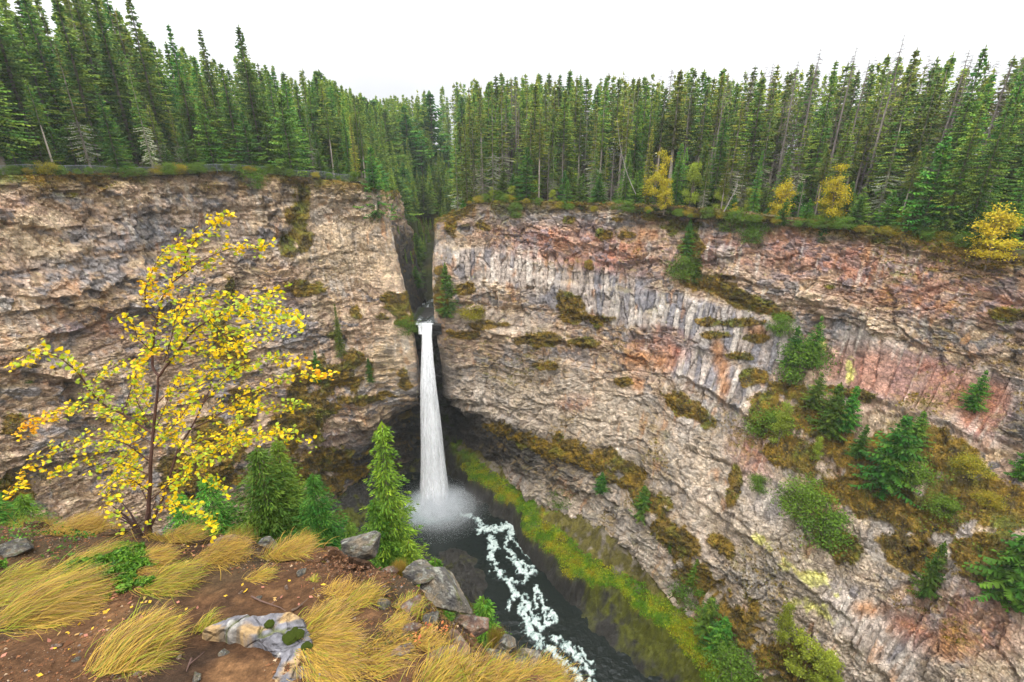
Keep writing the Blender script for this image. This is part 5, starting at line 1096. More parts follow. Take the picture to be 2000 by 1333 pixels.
def stone_mesh(seed, subdiv=5, pal=None, flat=1.0):
    r = np.random.default_rng(seed); import bmesh
    bm = bmesh.new(); bmesh.ops.create_icosphere(bm, subdivisions=subdiv, radius=1); V = np.array([v.co[:] for v in bm.verts]); Fc = np.array([[v.index for v in f.verts] for f in bm.faces]); bm.free()
    D = V/np.linalg.norm(V, axis=1)[:, None]; rad = np.full(len(V), 2.)
    for _ in range(15):                                        # cut by random planes: flat faces, real edges
        n = r.normal(0, 1, 3); n[2] *= .8; n /= np.linalg.norm(n); h = r.uniform(.62, .98); c = D@n; rad = np.where(c > .05, np.minimum(rad, h/np.maximum(c, .05)), rad)
    rad = np.minimum(rad, 1.25); V = D*rad[:, None]
    V += D*(fbm(V[:, 0]*2.3, V[:, 1]*2.3, V[:, 2]*2.3, oct=5, seed=seed)*.10)[:, None]
    pal = pal or [(.14, .125, .10), (.22, .175, .12), (.08, .075, .07)]
    k = fbm(V[:, 0]*2, V[:, 1]*2, V[:, 2]*2+9, oct=4, seed=seed+1); C = mixc(mixc(np.broadcast_to(np.array(pal[0]), V.shape), pal[1], sst(.0, .3, k)), pal[2], sst(.0, -.35, k))
    V += D*(np.abs(fbm(V[:, 0]*9, V[:, 1]*9, V[:, 2]*9, oct=4, seed=seed+8))*-.07)[:, None]; l = fbm(V[:, 0]*5, V[:, 1]*5, V[:, 2]*5, oct=4, seed=seed+2); C = mixc(C, (.32, .32, .27), sst(.12, .3, l)*sst(-.1, .4, D[:, 2])*.7)
    C = mixc(C, (.10, .11, .03), sst(.2, .4, fbm(V[:, 0]*3, V[:, 1]*3+5, V[:, 2]*3, oct=4, seed=seed+3))*sst(0, .5, D[:, 2])*.7)
    return make_mesh('stone', V, Fc, M_STONE, C, smooth=False)
STM = [stone_mesh(900+i, 5) for i in range(5)]+[stone_mesh(910+i, 4, [(.22, .13, .09), (.32, .20, .13), (.15, .10, .08)]) for i in range(4)]
def stone(k, u, v, wpx, flat, label, rz=0, sink=.35, asp=.75, name='boulder', rx=0):
    P = lhit(u, v); _, _, w = proj(P); a = wpx*w/F/2
    o = link(name, STM[k], loc=(P[0], P[1], P[2]+a*flat*(1-sink*2)), rot=(rx, 0, rz), scale=(a, a*asp, a*flat)); tag(o, label, 'boulder' if name == 'boulder' else 'stone'); return o
stone(0, 700, 1082, 84, .62, 'grey lichened boulder on the rim right of the tallest grass plume', .4, .25)
stone(1, 870, 1170, 150, .42, 'long grey and moss-blotched boulder forming the canyon edge', -.75, .2, .45)
stone(2, 822, 1128, 70, .5, 'tan boulder just above the long edge boulder', .2)
stone(5, 805, 1195, 60, .6, 'rounded brown stone with grass growing from its top', .9)
stone(6, 870, 1290, 90, .5, 'cracked reddish brown rock outcrop in the lower middle', .3)
stone(3, 965, 1300, 80, .55, 'dark grey angular rock low on the edge', 1.1)
stone(7, 925, 1225, 70, .5, 'brown rock between the grass clumps of the edge', .2); stone(4, 1020, 1318, 90, .5, 'grey rock under the bottom grass of the edge', .5); stone(5, 895, 1262, 60, .6, 'small brown rock above the cracked outcrop', 2.1); stone(1, 985, 1262, 50, .6, 'small grey rock above the dark angular one', 1.6)
stone(8, 432, 1064, 50, .5, 'dark low rock behind the fallen yellow leaves', .2); stone(3, 520, 1064, 44, .6, 'pale rock half hidden behind the middle tussock', .7); stone(6, 760, 1120, 46, .5, 'little reddish stone beside the lichened boulder', .4)
stone(2, 30, 1080, 60, .5, 'brown stone among the low green shrubs at far left', .3)
# slab in front
def slab():
    out = [(388, 1252), (400, 1240), (438, 1224), (505, 1218), (540, 1211), (583, 1212), (606, 1226), (618, 1250), (632, 1290), (640, 1325), (648, 1380), (560, 1400), (520, 1330), (536, 1295), (505, 1272), (470, 1264), (430, 1262)]
    P = np.array([lhit(u, min(v, 1400)) for u, v in out]); c = P.mean(0); n = 150
    x0, y0 = P[:, 0].min()-.08, P[:, 1].min()-.08; x1, y1 = P[:, 0].max()+.08, P[:, 1].max()+.08
    xs = np.linspace(x0, x1, n); ys = np.linspace(y0, y1, n); X, Y = np.meshgrid(xs, ys, indexing='ij'); poly = [tuple(p[:2]) for p in P]; poly.append(poly[0])
    wx = X+fbm(X*14, Y*14, oct=3, seed=821)*.02; wy = Y+fbm(X*14, Y*14, oct=3, seed=822)*.02
    d, _, _ = polydist(wx, wy, poly); ins = inside(wx, wy, poly[:-1]); sd = np.where(ins, d, -d)
    Zs, _ = led_z(X, Y, False); top = c[2]+.055-.05*(X-c[0])-.12*(Y-c[1])+fbm(X*4, Y*4, oct=4, seed=823)*.035
    crack = np.abs(fbm(X*3.3+4, Y*3.3, oct=3, seed=824)); top -= .014*sst(.04, .0, crack); rv, v1x, v1y, _, _ = voro(X*9, Y*7, 829); top += (rv[0]-.5)*.016+(rv[1]-.5)*v1x*.04
    top += fbm(X*30, Y*30, oct=4, seed=826)*.006
    Z = mix(Zs-.14, top, sst(-.012, .03, sd))
    k = fbm(X*5, Y*5, oct=5, seed=825); C = mixc(mixc(np.broadcast_to(np.array((.30, .20, .095)), X.shape+(3,)), (.14, .135, .145), sst(.0, .16, k)), (.36, .23, .11), sst(-.05, -.35, k))
    C = mixc(C, (.40, .38, .34), sst(.2, .32, fbm(X*11, Y*11, oct=4, seed=827))*.8); C = mixc(C, (.08, .075, .07), sst(.25, .45, fbm(X*7, Y*7+3, oct=4, seed=828))*.7); C = mixc(C, (.09, .10, .02), sst(.035, .0, crack)*.8)
    ck = (sd > -.03); ck = ck[:-1, :-1] | ck[1:, 1:]
    V = np.stack([X, Y, Z], -1)-c; o = link('rock_slab', make_mesh('rock_slab', V, grid_faces(n, n, keep=ck), M_STONE, C), loc=c); tag(o, 'broad flat lichen-patched rock slab with moss cushions, front centre of the soil', 'rock')
    mc = mat('moss_cushion', rough=.95, noise=[(60, .3)], bump=[(120, .01, 4)], spec=.05)
    for u, v, wd in ((568, 1245, 15), (583, 1240, 11), (598, 1262, 9), (526, 1219, 9), (605, 1263, 6), (576, 1230, 6)):
        q = ray(u, v); t = (c[2]+.06)/q[2]; p = q*t; a = wd*t/F; bpy.ops.mesh.primitive_ico_sphere_add(subdivisions=4, radius=1); m = bpy.context.object
        for vv in m.data.vertices:
            k = 1+.16*float(vn(np.array([vv.co.x*3]), np.array([vv.co.y*3]), np.array([vv.co.z*3]), seed=u)[0]); vv.co *= k
        at = m.data.color_attributes.new('Col', 'FLOAT_COLOR', 'POINT')
        at.data.foreach_set('color', np.tile(np.array((.055, .075, .012, 1), np.float32), len(m.data.vertices)))
        m.data.materials.append(mc); m.name = 'moss_cushion'; m.parent = o; m.location = tuple(p-c); m.scale = (a, a, a*.55)
slab()
for a in [(6, 800, 1232, 46, .55, 'reddish brown rock left of the red seedling', .4), (2, 842, 1216, 40, .6, 'tan rock just under the long edge boulder', 1.3), (5, 700, 1255, 40, .45, 'brown stone half buried right of the drooping grass', 2.2), (7, 790, 1275, 50, .5, 'flat brown stone on the heath left of the cracked outcrop', .8), (4, 750, 1185, 34, .5, 'grey stone in the soil behind the rounded brown one', 1.9), (3, 905, 1318, 70, .6, 'dark block under the cracked outcrop', .2)]: stone(*a)
# gravel and crumbs of soil
def gravel():
    r = np.random.default_rng(5); N = 90000 if not QUICK else 2000
    x = r.uniform(-4.5, 1.2, N); y = r.uniform(.9, 4.0, N); Z, sd = led_z(x, y, True); k = (sd > -.3)&(fbm(x*1.5, y*1.5, oct=3, seed=830) > -.25); x, y, Z = x[k], y[k], Z[k]; N = len(x)
    T = np.array([(1, 0, 0), (-.6, .8, 0), (-.5, -.9, .1), (.1, .1, .8), (.2, -.1, -.6)]); f = np.array([(0, 1, 3), (1, 2, 3), (2, 0, 3), (1, 0, 4), (2, 1, 4), (0, 2, 4)])
    s = .0028+.010*r.random(N)**7; s = np.where(r.random(N) < .008, s*2.0+.004, s)
    a = r.uniform(0, 6.28, N); J = T[None]*r.uniform(.55, 1.3, (N, 5, 3)); ca, sa = np.cos(a)[:, None], np.sin(a)[:, None]
    Q = np.stack([J[..., 0]*ca-J[..., 1]*sa, J[..., 0]*sa+J[..., 1]*ca, J[..., 2]*.7], -1)*s[:, None, None]+np.stack([x, y, Z+s*.25], 1)[:, None]
    pal = np.array([(.13, .055, .022), (.20, .085, .035), (.07, .035, .018), (.30, .21, .13), (.16, .13, .11)]); C = pal[r.choice(5, N, p=[.34, .28, .24, .08, .06])]*r.uniform(.6, 1.25, (N, 1))
    tag(link('gravel', make_mesh('gravel', Q.reshape(-1, 3), (np.arange(N)[:, None, None]*5+f[None]).reshape(-1, 3), mat('gravel', rough=.9), np.repeat(C, 5, 0))), 'loose pebbles and crumbs strewn over the reddish soil', 'gravel', kind='stuff')
gravel()
for i, (u, v, wpx) in enumerate(((437, 1278, 24), (350, 1285, 14), (240, 1240, 12), (505, 1170, 14), (560, 1150, 12), (150, 1290, 16), (590, 1122, 22), (690, 1140, 14), (470, 1160, 10), (385, 1325, 22), (270, 1318, 20), (640, 1100, 12), (110, 1265, 18), (530, 1120, 9))):
    lb = ['pale flat stone chip lying just below the left end of the slab', 'small stone left of the slab', 'little pebble right of the lower left tussock', 'small stone on open soil above the slab', 'reddish pebble above the slab, nearer the right tussock', 'stone on the soil in the lower left', 'tan stone beside the small green-gold sprig', 'little stone right of the sprig', 'pebble on the soil between slab and middle tussock', 'stone at the bottom edge left of the slab', 'stone at the bottom edge under the swept tussock', 'pebble under the boulder on the rim', 'stone chip under the big left tussock', 'smallest pebble behind the middle soil patch'][i]
    stone([1, 6, 7, 2, 5, 3, 2, 8, 5, 4, 6, 7, 5, 6][i], u, v, wpx, .35 if i == 0 else .5, lb, rz=i*1.3, sink=.2, name='stone')
# tussocks combed by the wind
M_GRASS = mat('dry_grass', rough=.7, trans=.25, spec=.25)
def tussock(u, v, L, az, n, label, green=.3, spread=.09, lift=.75, fan=.42, floppy=1.0, width=.0017, pink=.25):
    L = L*(.36 if L > .4 else .44)*(.80 if u > 600 else 1.0); P = lhit(u, v); r = np.random.default_rng(int(u*7+v)); n = int(n*1.35) if not QUICK else n//5; q = 8; t = np.linspace(0, 1, q)[None]
    a = az+r.normal(0, fan, n); bx = r.normal(0, spread, n); by = r.normal(0, spread*.8, n); l = L*r.uniform(.45, 1.12, n)
    up = lift*r.uniform(.55, 1.25, n)*np.exp(-((a-az)/1.2)**2)
    reach = l[:, None]*(t**1.25)*np.clip(1.05-up*.35, .35, 1)[:, None]
    h = l[:, None]*up[:, None]*(1.5*t-(.72+.38*floppy*r.uniform(.6, 1.3, (n, 1)))*t**2.1)
    wv = l[:, None]*.05*np.sin(t*r.uniform(2, 5, (n, 1))+r.uniform(0, 6, (n, 1)))*t
    ca, sa = np.cos(a)[:, None], np.sin(a)[:, None]
    X = bx[:, None]+ca*reach-sa*wv; Y = by[:, None]+sa*reach+ca*wv
    zg, _ = led_z(P[0]+X, P[1]+Y, False); Z = np.maximum(h, (zg-P[2])*1.0+.004+.01*r.random((n, 1)))
    Z0 = led_z(P[0]+bx, P[1]+by, False)[0]-P[2]; Z = Z+(Z0[:, None]-.01)*(1-t)**2
    w = width*(1-.75*t)*r.uniform(.6, 1.3, (n, 1)); sx, sy = -sa*w, ca*w*.5; sz_ = w*r.uniform(-.8, .8, (n, 1))
    V = np.stack([np.stack([X-sx, Y-sy, Z-sz_], -1), np.stack([X+sx, Y+sy, Z+sz_], -1)], 2)      # n,q,2,3
    i = np.arange(n)[:, None]*2*q+np.arange(q-1)[None]*2; Fc = np.stack([i, i+1, i+3, i+2], -1).reshape(-1, 4)
    g = np.array((.23, .27, .018)); y_ = np.array((.42, .27, .045)); p_ = np.array((.36, .22, .11)); b_ = np.array((.16, .085, .035))
    k = r.random((n, 1, 1))*.75+.25*(.5+.5*np.sin(a*9+u))[:, None, None]; base = np.where(k < green, g, y_)*r.uniform(.75, 1.3, (n, 1, 1)); tip = np.where(r.random((n, 1, 1)) < pink, p_, base*1.15)
    C = base*(1-t[..., None])+tip*t[..., None]; C = np.where(r.random((n, 1, 1)) < .2, b_, C); C = np.repeat(C[:, :, None], 2, 2)
    o = link('grass_tussock', make_mesh('grass_tussock', V.reshape(-1, 3), Fc, M_GRASS, C.reshape(-1, 3), smooth=True), loc=P); tag(o, label, 'grass tussock', 'wind-combed grass tussocks on the rim')
E = math.pi
TS = [(62, 1198, .80, .55, 3600, 'largest tussock, sweeping up to the right over the lower left soil', .38, .07, .62, .34), (105, 1200, .62, .35, 1600, 'lower half of the big left tussock, blades lying along the soil', .25, .05, .3, .4), (150, 1120, .55, .5, 1500, 'green-gold tussock behind the largest one', .5, .09, .5, .3),
 (245, 1288, .60, .95, 2400, 'pinkish gold tussock leaning up the slope left of the slab', .35, .055, .75, .38), (268, 1290, .45, .3, 900, 'short skirt of grass at the foot of the pinkish tussock', .5, .04, .4, .5), (322, 1142, .44, .30, 2200, 'low rounded greenish tussock in the middle of the soil', .55, .06, .62, .4),
 (428, 1092, .46, .35, 2400, 'pale golden tussock with a brown heart behind the rounded one', .2, .06, .95, .45), (560, 1090, .44, .55, 1900, 'golden tussock with long plumes rising at the rim', .25, .07, .8, .5), (585, 1060, .60, .95, 420, 'tall thin grass plumes rising against the dark pool', .5, .05, 1.2, .28),
 (618, 1238, .55, .60, 2200, 'thick golden tussock bursting from the right end of the slab', .3, .05, .85, .42), (632, 1262, .52, -.15, 2000, 'drooping fan of grass right of the slab', .22, .05, .4, .4), (702, 1175, .34, .55, 800, 'tussock on the slope between slab and edge boulders', .35, .04, .7, .4), (735, 1292, .40, .25, 1100, 'low fan of grass at the bottom middle', .2, .05, .55, .5), (640, 1310, .42, -.4, 1200, 'drooping grass at the bottom edge right of the slab', .2, .05, .4, .4),
 (795, 1195, .26, .85, 1000, 'small green-gold tuft on the rounded stone', .5, .03, .8, .5), (840, 1125, .30, .8, 900, 'short golden tuft behind the long edge boulder', .3, .05, .9, .5), (775, 1105, .26, .7, 900, 'short tuft left of the tan boulder', .3, .05, .8, .5),
 (905, 1225, .40, .35, 1700, 'golden tussock at the right of the long edge boulder', .3, .05, .7, .45), (890, 1215, .55, .7, 160, 'few long single grass blades over the drop', .6, .04, 1.1, .35), (960, 1240, .36, .15, 1900, 'greenish gold tussock tumbling over the edge', .45, .06, .6, .5), (1005, 1285, .36, .2, 1900, 'bright tussock on the edge above the rapids', .4, .06, .7, .5), (1075, 1305, .34, .3, 1900, 'right-hand tussock at the tip of the ledge', .35, .06, .75, .5), (1050, 1333, .34, .0, 1500, 'tussock at the bottom edge under the rapids', .3, .06, .6, .5), (960, 1335, .36, .3, 1700, 'tussock at the bottom edge left of the last one', .3, .06, .6, .5), (865, 1330, .34, .6, 1500, 'golden tussock growing below the cracked outcrop', .35, .06, .8, .5),
 (15, 1025, .45, .25, 1300, 'golden tussock behind the low shrubs at the far left', .25, .12, .6, .4), (70, 1022, .42, .2, 1200, 'second golden tussock behind the low shrubs', .25, .12, .6, .4), (150, 1040, .50, .5, 1500, 'brown-gold feathery tussock left of the yellow tree', .15, .09, 1.0, .4), (205, 1040, .42, .6, 1100, 'feathery tussock touching the yellow tree trunk', .15, .08, 1.0, .4), (285, 1100, .34, .2, 1200, 'flattened brown tussock under the yellow tree', .25, .06, .5, .5), (345, 1060, .36, .45, 1100, 'grass under the right boughs of the yellow tree', .3, .08, .8, .5), (455, 1045, .36, .6, 800, 'yellow-green grass behind the dark low rock', .55, .1, .9, .5), (20, 1140, .34, .4, 900, 'yellow-green tuft on the left edge below the shrubs', .5, .06, .6, .5), (0, 1175, .30, .4, 700, 'short tuft cut by the left edge', .5, .05, .6, .5),
 (612, 1135, .13, 1.3, 160, 'small upright green-gold sprig on open soil', .6, .012, 1.0, .9), (395, 1230, .26, .9, 130, 'thin sparse tuft above the left end of the slab', .6, .03, .8, .4), (500, 1130, .26, .3, 350, 'faint grey-gold wisps right of the rounded tussock', .3, .03, .5, .4), (660, 1160, .22, .5, 500, 'short dead tuft on the brown slope', .1, .05, .6, .6), (830, 1262, .24, .5, 500, 'brown-gold tuft between the two middle tussocks', .2, .05, .7, .5), (770, 1225, .22, .4, 450, 'yellow tuft on the soil right of the thick tussock', .3, .03, .6, .5)]
for a in TS: tussock(*a)
# low leathery green shrubs
def cover(poly, N, seed, label, hgt=.09, pal=((.055, .15, .012), (.12, .24, .02), (.03, .08, .012)), s0=.011):
    r = np.random.default_rng(seed); P = np.array([lhit(u, v)[:2] for u, v in poly]); x = r.uniform(P[:, 0].min(), P[:, 0].max(), N*3); y = r.uniform(P[:, 1].min(), P[:, 1].max(), N*3)
    k = inside(x+fbm(x*4, y*4, oct=3, seed=seed+5)*.35, y+fbm(x*4, y*4, oct=3, seed=seed+6)*.35, [tuple(p) for p in P]) & (fbm(x*2.6, y*2.6, oct=4, seed=seed) > -.12); x, y = x[k][:N], y[k][:N]; N = len(x)
    zg = led_z(x, y, False)[0]; h = hgt*(.5+fbm(x*5, y*5, oct=3, seed=seed+1))*r.random(N)**.6; p = np.stack([x, y, zg+.005+np.clip(h, 0, 1)], 1)
    A = r.normal(0, 1, (N, 3)); A[:, 2] = np.abs(A[:, 2])*.5+.1; A /= np.linalg.norm(A, axis=1)[:, None]; B = np.cross(A, r.normal(0, 1, (N, 3))); B /= np.linalg.norm(B, axis=1)[:, None]; s = s0*r.uniform(.6, 1.4, (N, 1))
    V = np.stack([p-A*s, p+B*s*.55, p+A*s, p-B*s*.55], 1); c = np.array(pal)[r.choice(3, N, p=[.45, .35, .2])]*r.uniform(.7, 1.3, (N, 1))
    tag(link('low_shrubs', make_mesh('low_shrubs', V.reshape(-1, 3), np.arange(N*4).reshape(-1, 4), M_LEAF, np.repeat(c, 4, 0))), label, 'ground cover', kind='stuff')
qn = 1 if not QUICK else .2
cover([(-80, 1035), (60, 1028), (150, 1030), (200, 1055), (250, 1075), (150, 1090), (60, 1075), (-80, 1085)], int(9000*qn), 840, 'mat of small glossy green leaves at the left rim edge', .14)
cover([(-60, 1095), (120, 1085), (215, 1070), (290, 1075), (285, 1110), (275, 1168), (215, 1172), (130, 1120), (70, 1135), (0, 1180), (-60, 1180)], int(15000*qn), 841, 'mat of low bright green shrubs beside the largest tussock', .10)
cover([(-20, 1210), (20, 1220), (25, 1240), (-20, 1250)], int(500*qn), 842, 'few green sprigs at the left edge of the soil', .05)
cover([(770, 1205), (800, 1200), (810, 1215), (775, 1220)], int(300*qn), 843, 'tiny green leaves at the foot of the rounded stone', .04)
cover([(700, 1225), (900, 1215), (960, 1300), (780, 1300), (700, 1260)], int(5200*qn), 844, 'dry brown and olive heath between the rocks of the edge', .06, ((.13, .075, .03), (.20, .13, .03), (.09, .10, .02)), .009)
cover([(560, 1090), (700, 1100), (860, 1180), (900, 1220), (700, 1190), (560, 1140)], int(2600*qn), 845, 'dead brown litter on the soil behind the slab', .02, ((.15, .07, .035), (.22, .12, .06), (.09, .05, .03)), .011)
# small red-leaved seedlings and dropped yellow leaves
def leafpile(name, pts, n, seed, label, cat, pal, s0, h, sp):
    r = np.random.default_rng(seed); i = r.integers(0, len(pts), n); B0 = np.array([lhit(*p) for p in pts]); c0 = B0[0].copy(); p = B0[i]+r.normal(0, sp, (n, 3))*np.array([1, 1, 0]); p[:, 2] = led_z(p[:, 0], p[:, 1], False)[0]+r.uniform(.004, h, n)
    A = r.normal(0, 1, (n, 3)); A[:, 2] *= .35; A /= np.linalg.norm(A, axis=1)[:, None]; B = np.cross(A, r.normal(0, .3, (n, 3))+np.array([0, 0, 1])); B /= np.linalg.norm(B, axis=1)[:, None]; s = s0*r.uniform(.7, 1.3, (n, 1))
    V = np.stack([p-A*s, p+B*s*.6, p+A*s, p-B*s*.6], 1)-c0; c = np.array(pal)[r.integers(0, len(pal), n)]*r.uniform(.8, 1.2, (n, 1))
    tag(link(name, make_mesh(name, V.reshape(-1, 3), np.arange(n*4).reshape(-1, 4), M_LEAF, np.repeat(c, 4, 0)), loc=c0), label, cat, kind='stuff' if 'leaves' in name else None)
leafpile('seedling', [(838, 1232)], 26, 850, 'little red-leaved seedling among the edge rocks', 'seedling', [(.45, .10, .05), (.38, .18, .06)], .011, .05, .02)
leafpile('seedling', [(868, 1236)], 16, 851, 'orange-leaved seedling right of the red one', 'seedling', [(.50, .18, .05)], .010, .05, .015)
leafpile('seedling', [(814, 1256)], 18, 852, 'orange-red seedling below the red one', 'seedling', [(.50, .16, .05), (.5, .25, .06)], .010, .05, .015)
leafpile('fallen_leaves', [(400, 1080), (440, 1070), (280, 1120), (480, 1150), (330, 1180), (200, 1230), (140, 1240), (560, 1190), (240, 1180)], 120, 853, 'scattered fallen yellow and pink leaves on the soil', 'fallen leaves', [(.6, .40, .03), (.45, .2, .12), (.5, .33, .10)], .013, .012, .12)
def twig(pts, rad, label):
    P = np.array([lhit(u, v) for u, v in pts]); P[:, 2] += .012; m = MB(); m.tube(P-P[0], np.linspace(rad, rad*.3, len(P)), 6, (.10, .065, .05)); m.tube(np.array([P[len(P)//2], P[len(P)//2]+[.05, .05, .02]])-P[0], [rad*.6, rad*.2], 5, (.10, .065, .05))
    tag(link('fallen_twig', m.mesh('fallen_twig', M_BARK), loc=P[0]), label, 'twig')
twig([(492, 1168), (510, 1177), (530, 1184), (548, 1190), (560, 1198)], .005, 'thin dark fallen twig lying on the soil above the slab')
twig([(570, 1196), (580, 1192), (592, 1184)], .008, 'short dark curled stick right of the thin twig')
twig([(375, 1290), (370, 1302), (365, 1315)], .006, 'short pale stick left of the slab')
# ------------------------------------------------------------------ the young tree with yellow leaves on the rim
def yellow_tree():
    r = np.random.default_rng(77); base = lhit(285, 1046); Y0 = base[1]+.02
    B = [# px path, start radius mm, depth drift
     ([(286, 1046), (290, 1000), (293, 950), (296, 890), (303, 810), (309, 760), (311, 735)], 15, 0, 0),
     ([(311, 735), (298, 717), (299, 665), (308, 626), (315, 588), (336, 553), (357, 528), (367, 490), (388, 462), (420, 434), (455, 420)], 8, .1, 1),
     ([(308, 626), (294, 612), (287, 602), (283, 574), (289, 553), (304, 514), (325, 486), (350, 474)], 4.5, -.15, 1), ([(336, 553), (378, 521), (413, 500), (451, 486), (490, 484), (524, 480)], 4, .25, 1),
     ([(311, 735), (330, 708), (350, 682), (381, 644), (413, 623), (455, 598), (490, 581), (548, 570)], 8, -.25, 1), ([(413, 624), (472, 618), (520, 622), (575, 624)], 4, -.3, 1), ([(365, 672), (413, 661), (472, 647), (550, 651)], 4, .2, 1), ([(455, 598), (480, 610), (540, 600), (585, 634)], 3, -.1, 1), ([(381, 644), (400, 600), (420, 580), (450, 575)], 3, .3, 1),
     ([(298, 848), (245, 812), (203, 791), (175, 763), (161, 738), (140, 717), (115, 700), (70, 689), (21, 710)], 7, -.3, 1), ([(203, 791), (157, 787), (129, 798), (98, 812), (35, 842)], 4, .2, 1), ([(242, 808), (252, 770), (260, 745), (268, 715)], 4, .15, 1), ([(175, 763), (190, 735), (225, 718), (250, 700)], 3, .2, 1),
     ([(298, 866), (245, 838), (213, 815), (180, 800)], 4, .3, 1), ([(300, 835), (270, 790), (262, 750), (270, 700), (290, 680)], 4, .35, 1),
     ([(290, 1040), (325, 955), (346, 882), (371, 840), (395, 791), (409, 763), (415, 720)], 9, .3, 0), ([(371, 840), (420, 815), (465, 777), (518, 756), (565, 735), (632, 728)], 5, .15, 1), ([(420, 815), (460, 800), (520, 800), (590, 786)], 3.5, .3, 1), ([(395, 791), (440, 740), (480, 710), (540, 700), (595, 708)], 4, -.2, 1), ([(330, 940), (380, 890), (440, 868), (500, 850), (592, 860)], 4.5, -.3, 1), ([(380, 890), (430, 862), (500, 848), (560, 846)], 3.5, .2, 1),
     ([(296, 905), (240, 865), (170, 858), (110, 880), (55, 905), (15, 965)], 5, -.35, 1), ([(294, 930), (235, 905), (190, 920), (150, 900), (90, 930)], 4, -.1, 1), ([(292, 960), (250, 935), (215, 950), (200, 1010)], 4, -.35, 1), ([(296, 975), (340, 940), (390, 925), (440, 958)], 4, -.3, 1), ([(296, 1000), (350, 985), (390, 1000), (420, 1040)], 4, -.35, 1), ([(290, 985), (270, 940), (260, 905), (240, 880)], 4, .25, 1), ([(297, 880), (340, 830), (370, 790), (380, 760)], 4, -.2, 1),
     ([(305, 790), (340, 760), (400, 740), (440, 700)], 3.5, .3, 1), ([(299, 690), (270, 660), (262, 640), (245, 622)], 3, -.2, 1), ([(304, 640), (340, 620), (370, 600), (395, 560)], 3, .25, 1), ([(320, 708), (335, 660), (345, 620), (380, 590)], 3, -.3, 1), ([(350, 682), (400, 690), (440, 680), (480, 668)], 3, -.35, 1), ([(346, 882), (400, 860), (450, 840), (480, 800)], 3.5, -.2, 1), ([(297, 855), (330, 850), (360, 870), (420, 900)], 3, -.3, 1), ([(299, 815), (260, 830), (220, 850), (190, 880)], 3, .1, 1), ([(296, 895), (250, 890), (230, 920), (200, 960)], 3.5, .2, 1), ([(296, 760+100), (320, 800), (350, 740), (420, 715)], 3, .1, 1)]
    tr = MB(); c0 = base.copy(); anchors = []; twigs = MB()
    for px, rad, dr, lf in B:
        n = len(px); q = np.array([at_y(u, v, Y0+dr*(i/(n-1))**1.0*min(1, 1.2)) for i, (u, v) in enumerate(px)])
        if q[0][2] < base[2]: q[0] = base
        m = max(n*4, 12); P = catmull(q, np.linspace(0, n-1, m)); P += np.stack([fbm(np.arange(m)/3., np.full(m, k*7.+rad*3+px[0][0]), seed=860+k) for k in range(3)], 1)*.012*np.linspace(0, 1, m)[:, None]
        tp = .35 if not lf else .12
        tr.tube(P-c0, np.linspace(rad, rad*tp+.4, m)*.001*1.12, 7, np.array((.095, .05, .038))*r.uniform(.75, 1.2, (m, 1)))
        if not lf: continue
        # side twigs with leaves on both sides
        L = np.concatenate([[0], np.cumsum(np.linalg.norm(np.diff(P, axis=0), axis=1))]); s = L[-1]*.12
        while s < L[-1]:
            k = np.array([np.interp(s, L, P[:, j]) for j in range(3)]); k2 = np.array([np.interp(min(s+.02, L[-1]), L, P[:, j]) for j in range(3)]); d = k2-k; d /= np.linalg.norm(d)+1e-6
            if np.linalg.norm(k2-k) < 1e-4: break
            sd = r.normal(0, 1, 3); sd -= sd@d*d; sd /= np.linalg.norm(sd); e = k+(d*.8+sd*.8+np.array([.25, 0, .05]))*r.uniform(.03, .12)*(1.15-.5*s/L[-1])
            twigs.tube(np.array([k, (k+e)/2+[0, 0, .006], e])-c0, [.0016, .0013, .0008], 4, (.12, .07, .045), cap=False)
            for f in np.linspace(.25, 1, r.integers(5, 9)): anchors.append((k+(e-k)*f, px[0][0]))
            s += r.uniform(.015, .034)
    # clump of thin stems at the foot
    for i in range(11):
        a = r.uniform(0, 6.28); e = base+np.array([math.cos(a)*.16, math.sin(a)*.12, r.uniform(.12, .42)]); tr.tube(np.array([base+[math.cos(a)*.035, math.sin(a)*.03, -.03], (base+e)/2+[0, 0, .03], e])-c0, [.010, .007, .002], 5, (.075, .045, .038))
        if i % 2: [anchors.append((e+r.normal(0, .03, 3), 0)) for _ in range(8)]
    A = np.array([a[0] for a in anchors]); N = len(A); print('leaves', N)
    A = A+r.normal(0, .012, (N, 3)); wind = np.array([.8, .1, -.15])
    d = r.normal(0, .75, (N, 3))+wind; d /= np.linalg.norm(d, axis=1)[:, None]; sd = np.cross(d, r.normal(0, .6, (N, 3))+np.array([0, .25, 1.])); sd /= np.linalg.norm(sd, axis=1)[:, None]; nn = np.cross(d, sd)
    l = .029*r.uniform(.6, 1.3, (N, 1)); w = l*.38; fold = l*.10*r.uniform(-.2, 1.4, (N, 1)); cu = l*.22*r.uniform(-.4, 1, (N, 1))
    # ovate leaf: stalk, base, two sides, tip, folded along the midrib
    prof = [(0, 0), (.12, 0), (.3, .8), (.58, 1.), (.82, .62), (1.05, 0)]
    V = [A]; pts = [A+d*l*.12]
    mid = [A+d*l*t-nn*cu*t*t for t in (.14, .36, .62, .84, 1.05)]; ed = [(.36, .92), (.62, 1.), (.84, .6)]
    Lf = [A+d*l*t-nn*cu*t*t+sd*w*k+nn*fold for t, k in ed]; Rt = [A+d*l*t-nn*cu*t*t-sd*w*k+nn*fold for t, k in ed]
    W = np.stack(mid+Lf+Rt, 1)                                  # N, 11, 3: mid 0-4, left 5-7, right 8-10
    f = np.array([(0, 1, 5, 5), (1, 2, 6, 5), (2, 3, 7, 6), (3, 4, 7, 7), (0, 8, 1, 1), (1, 8, 9, 2), (2, 9, 10, 3), (3, 10, 4, 4)])
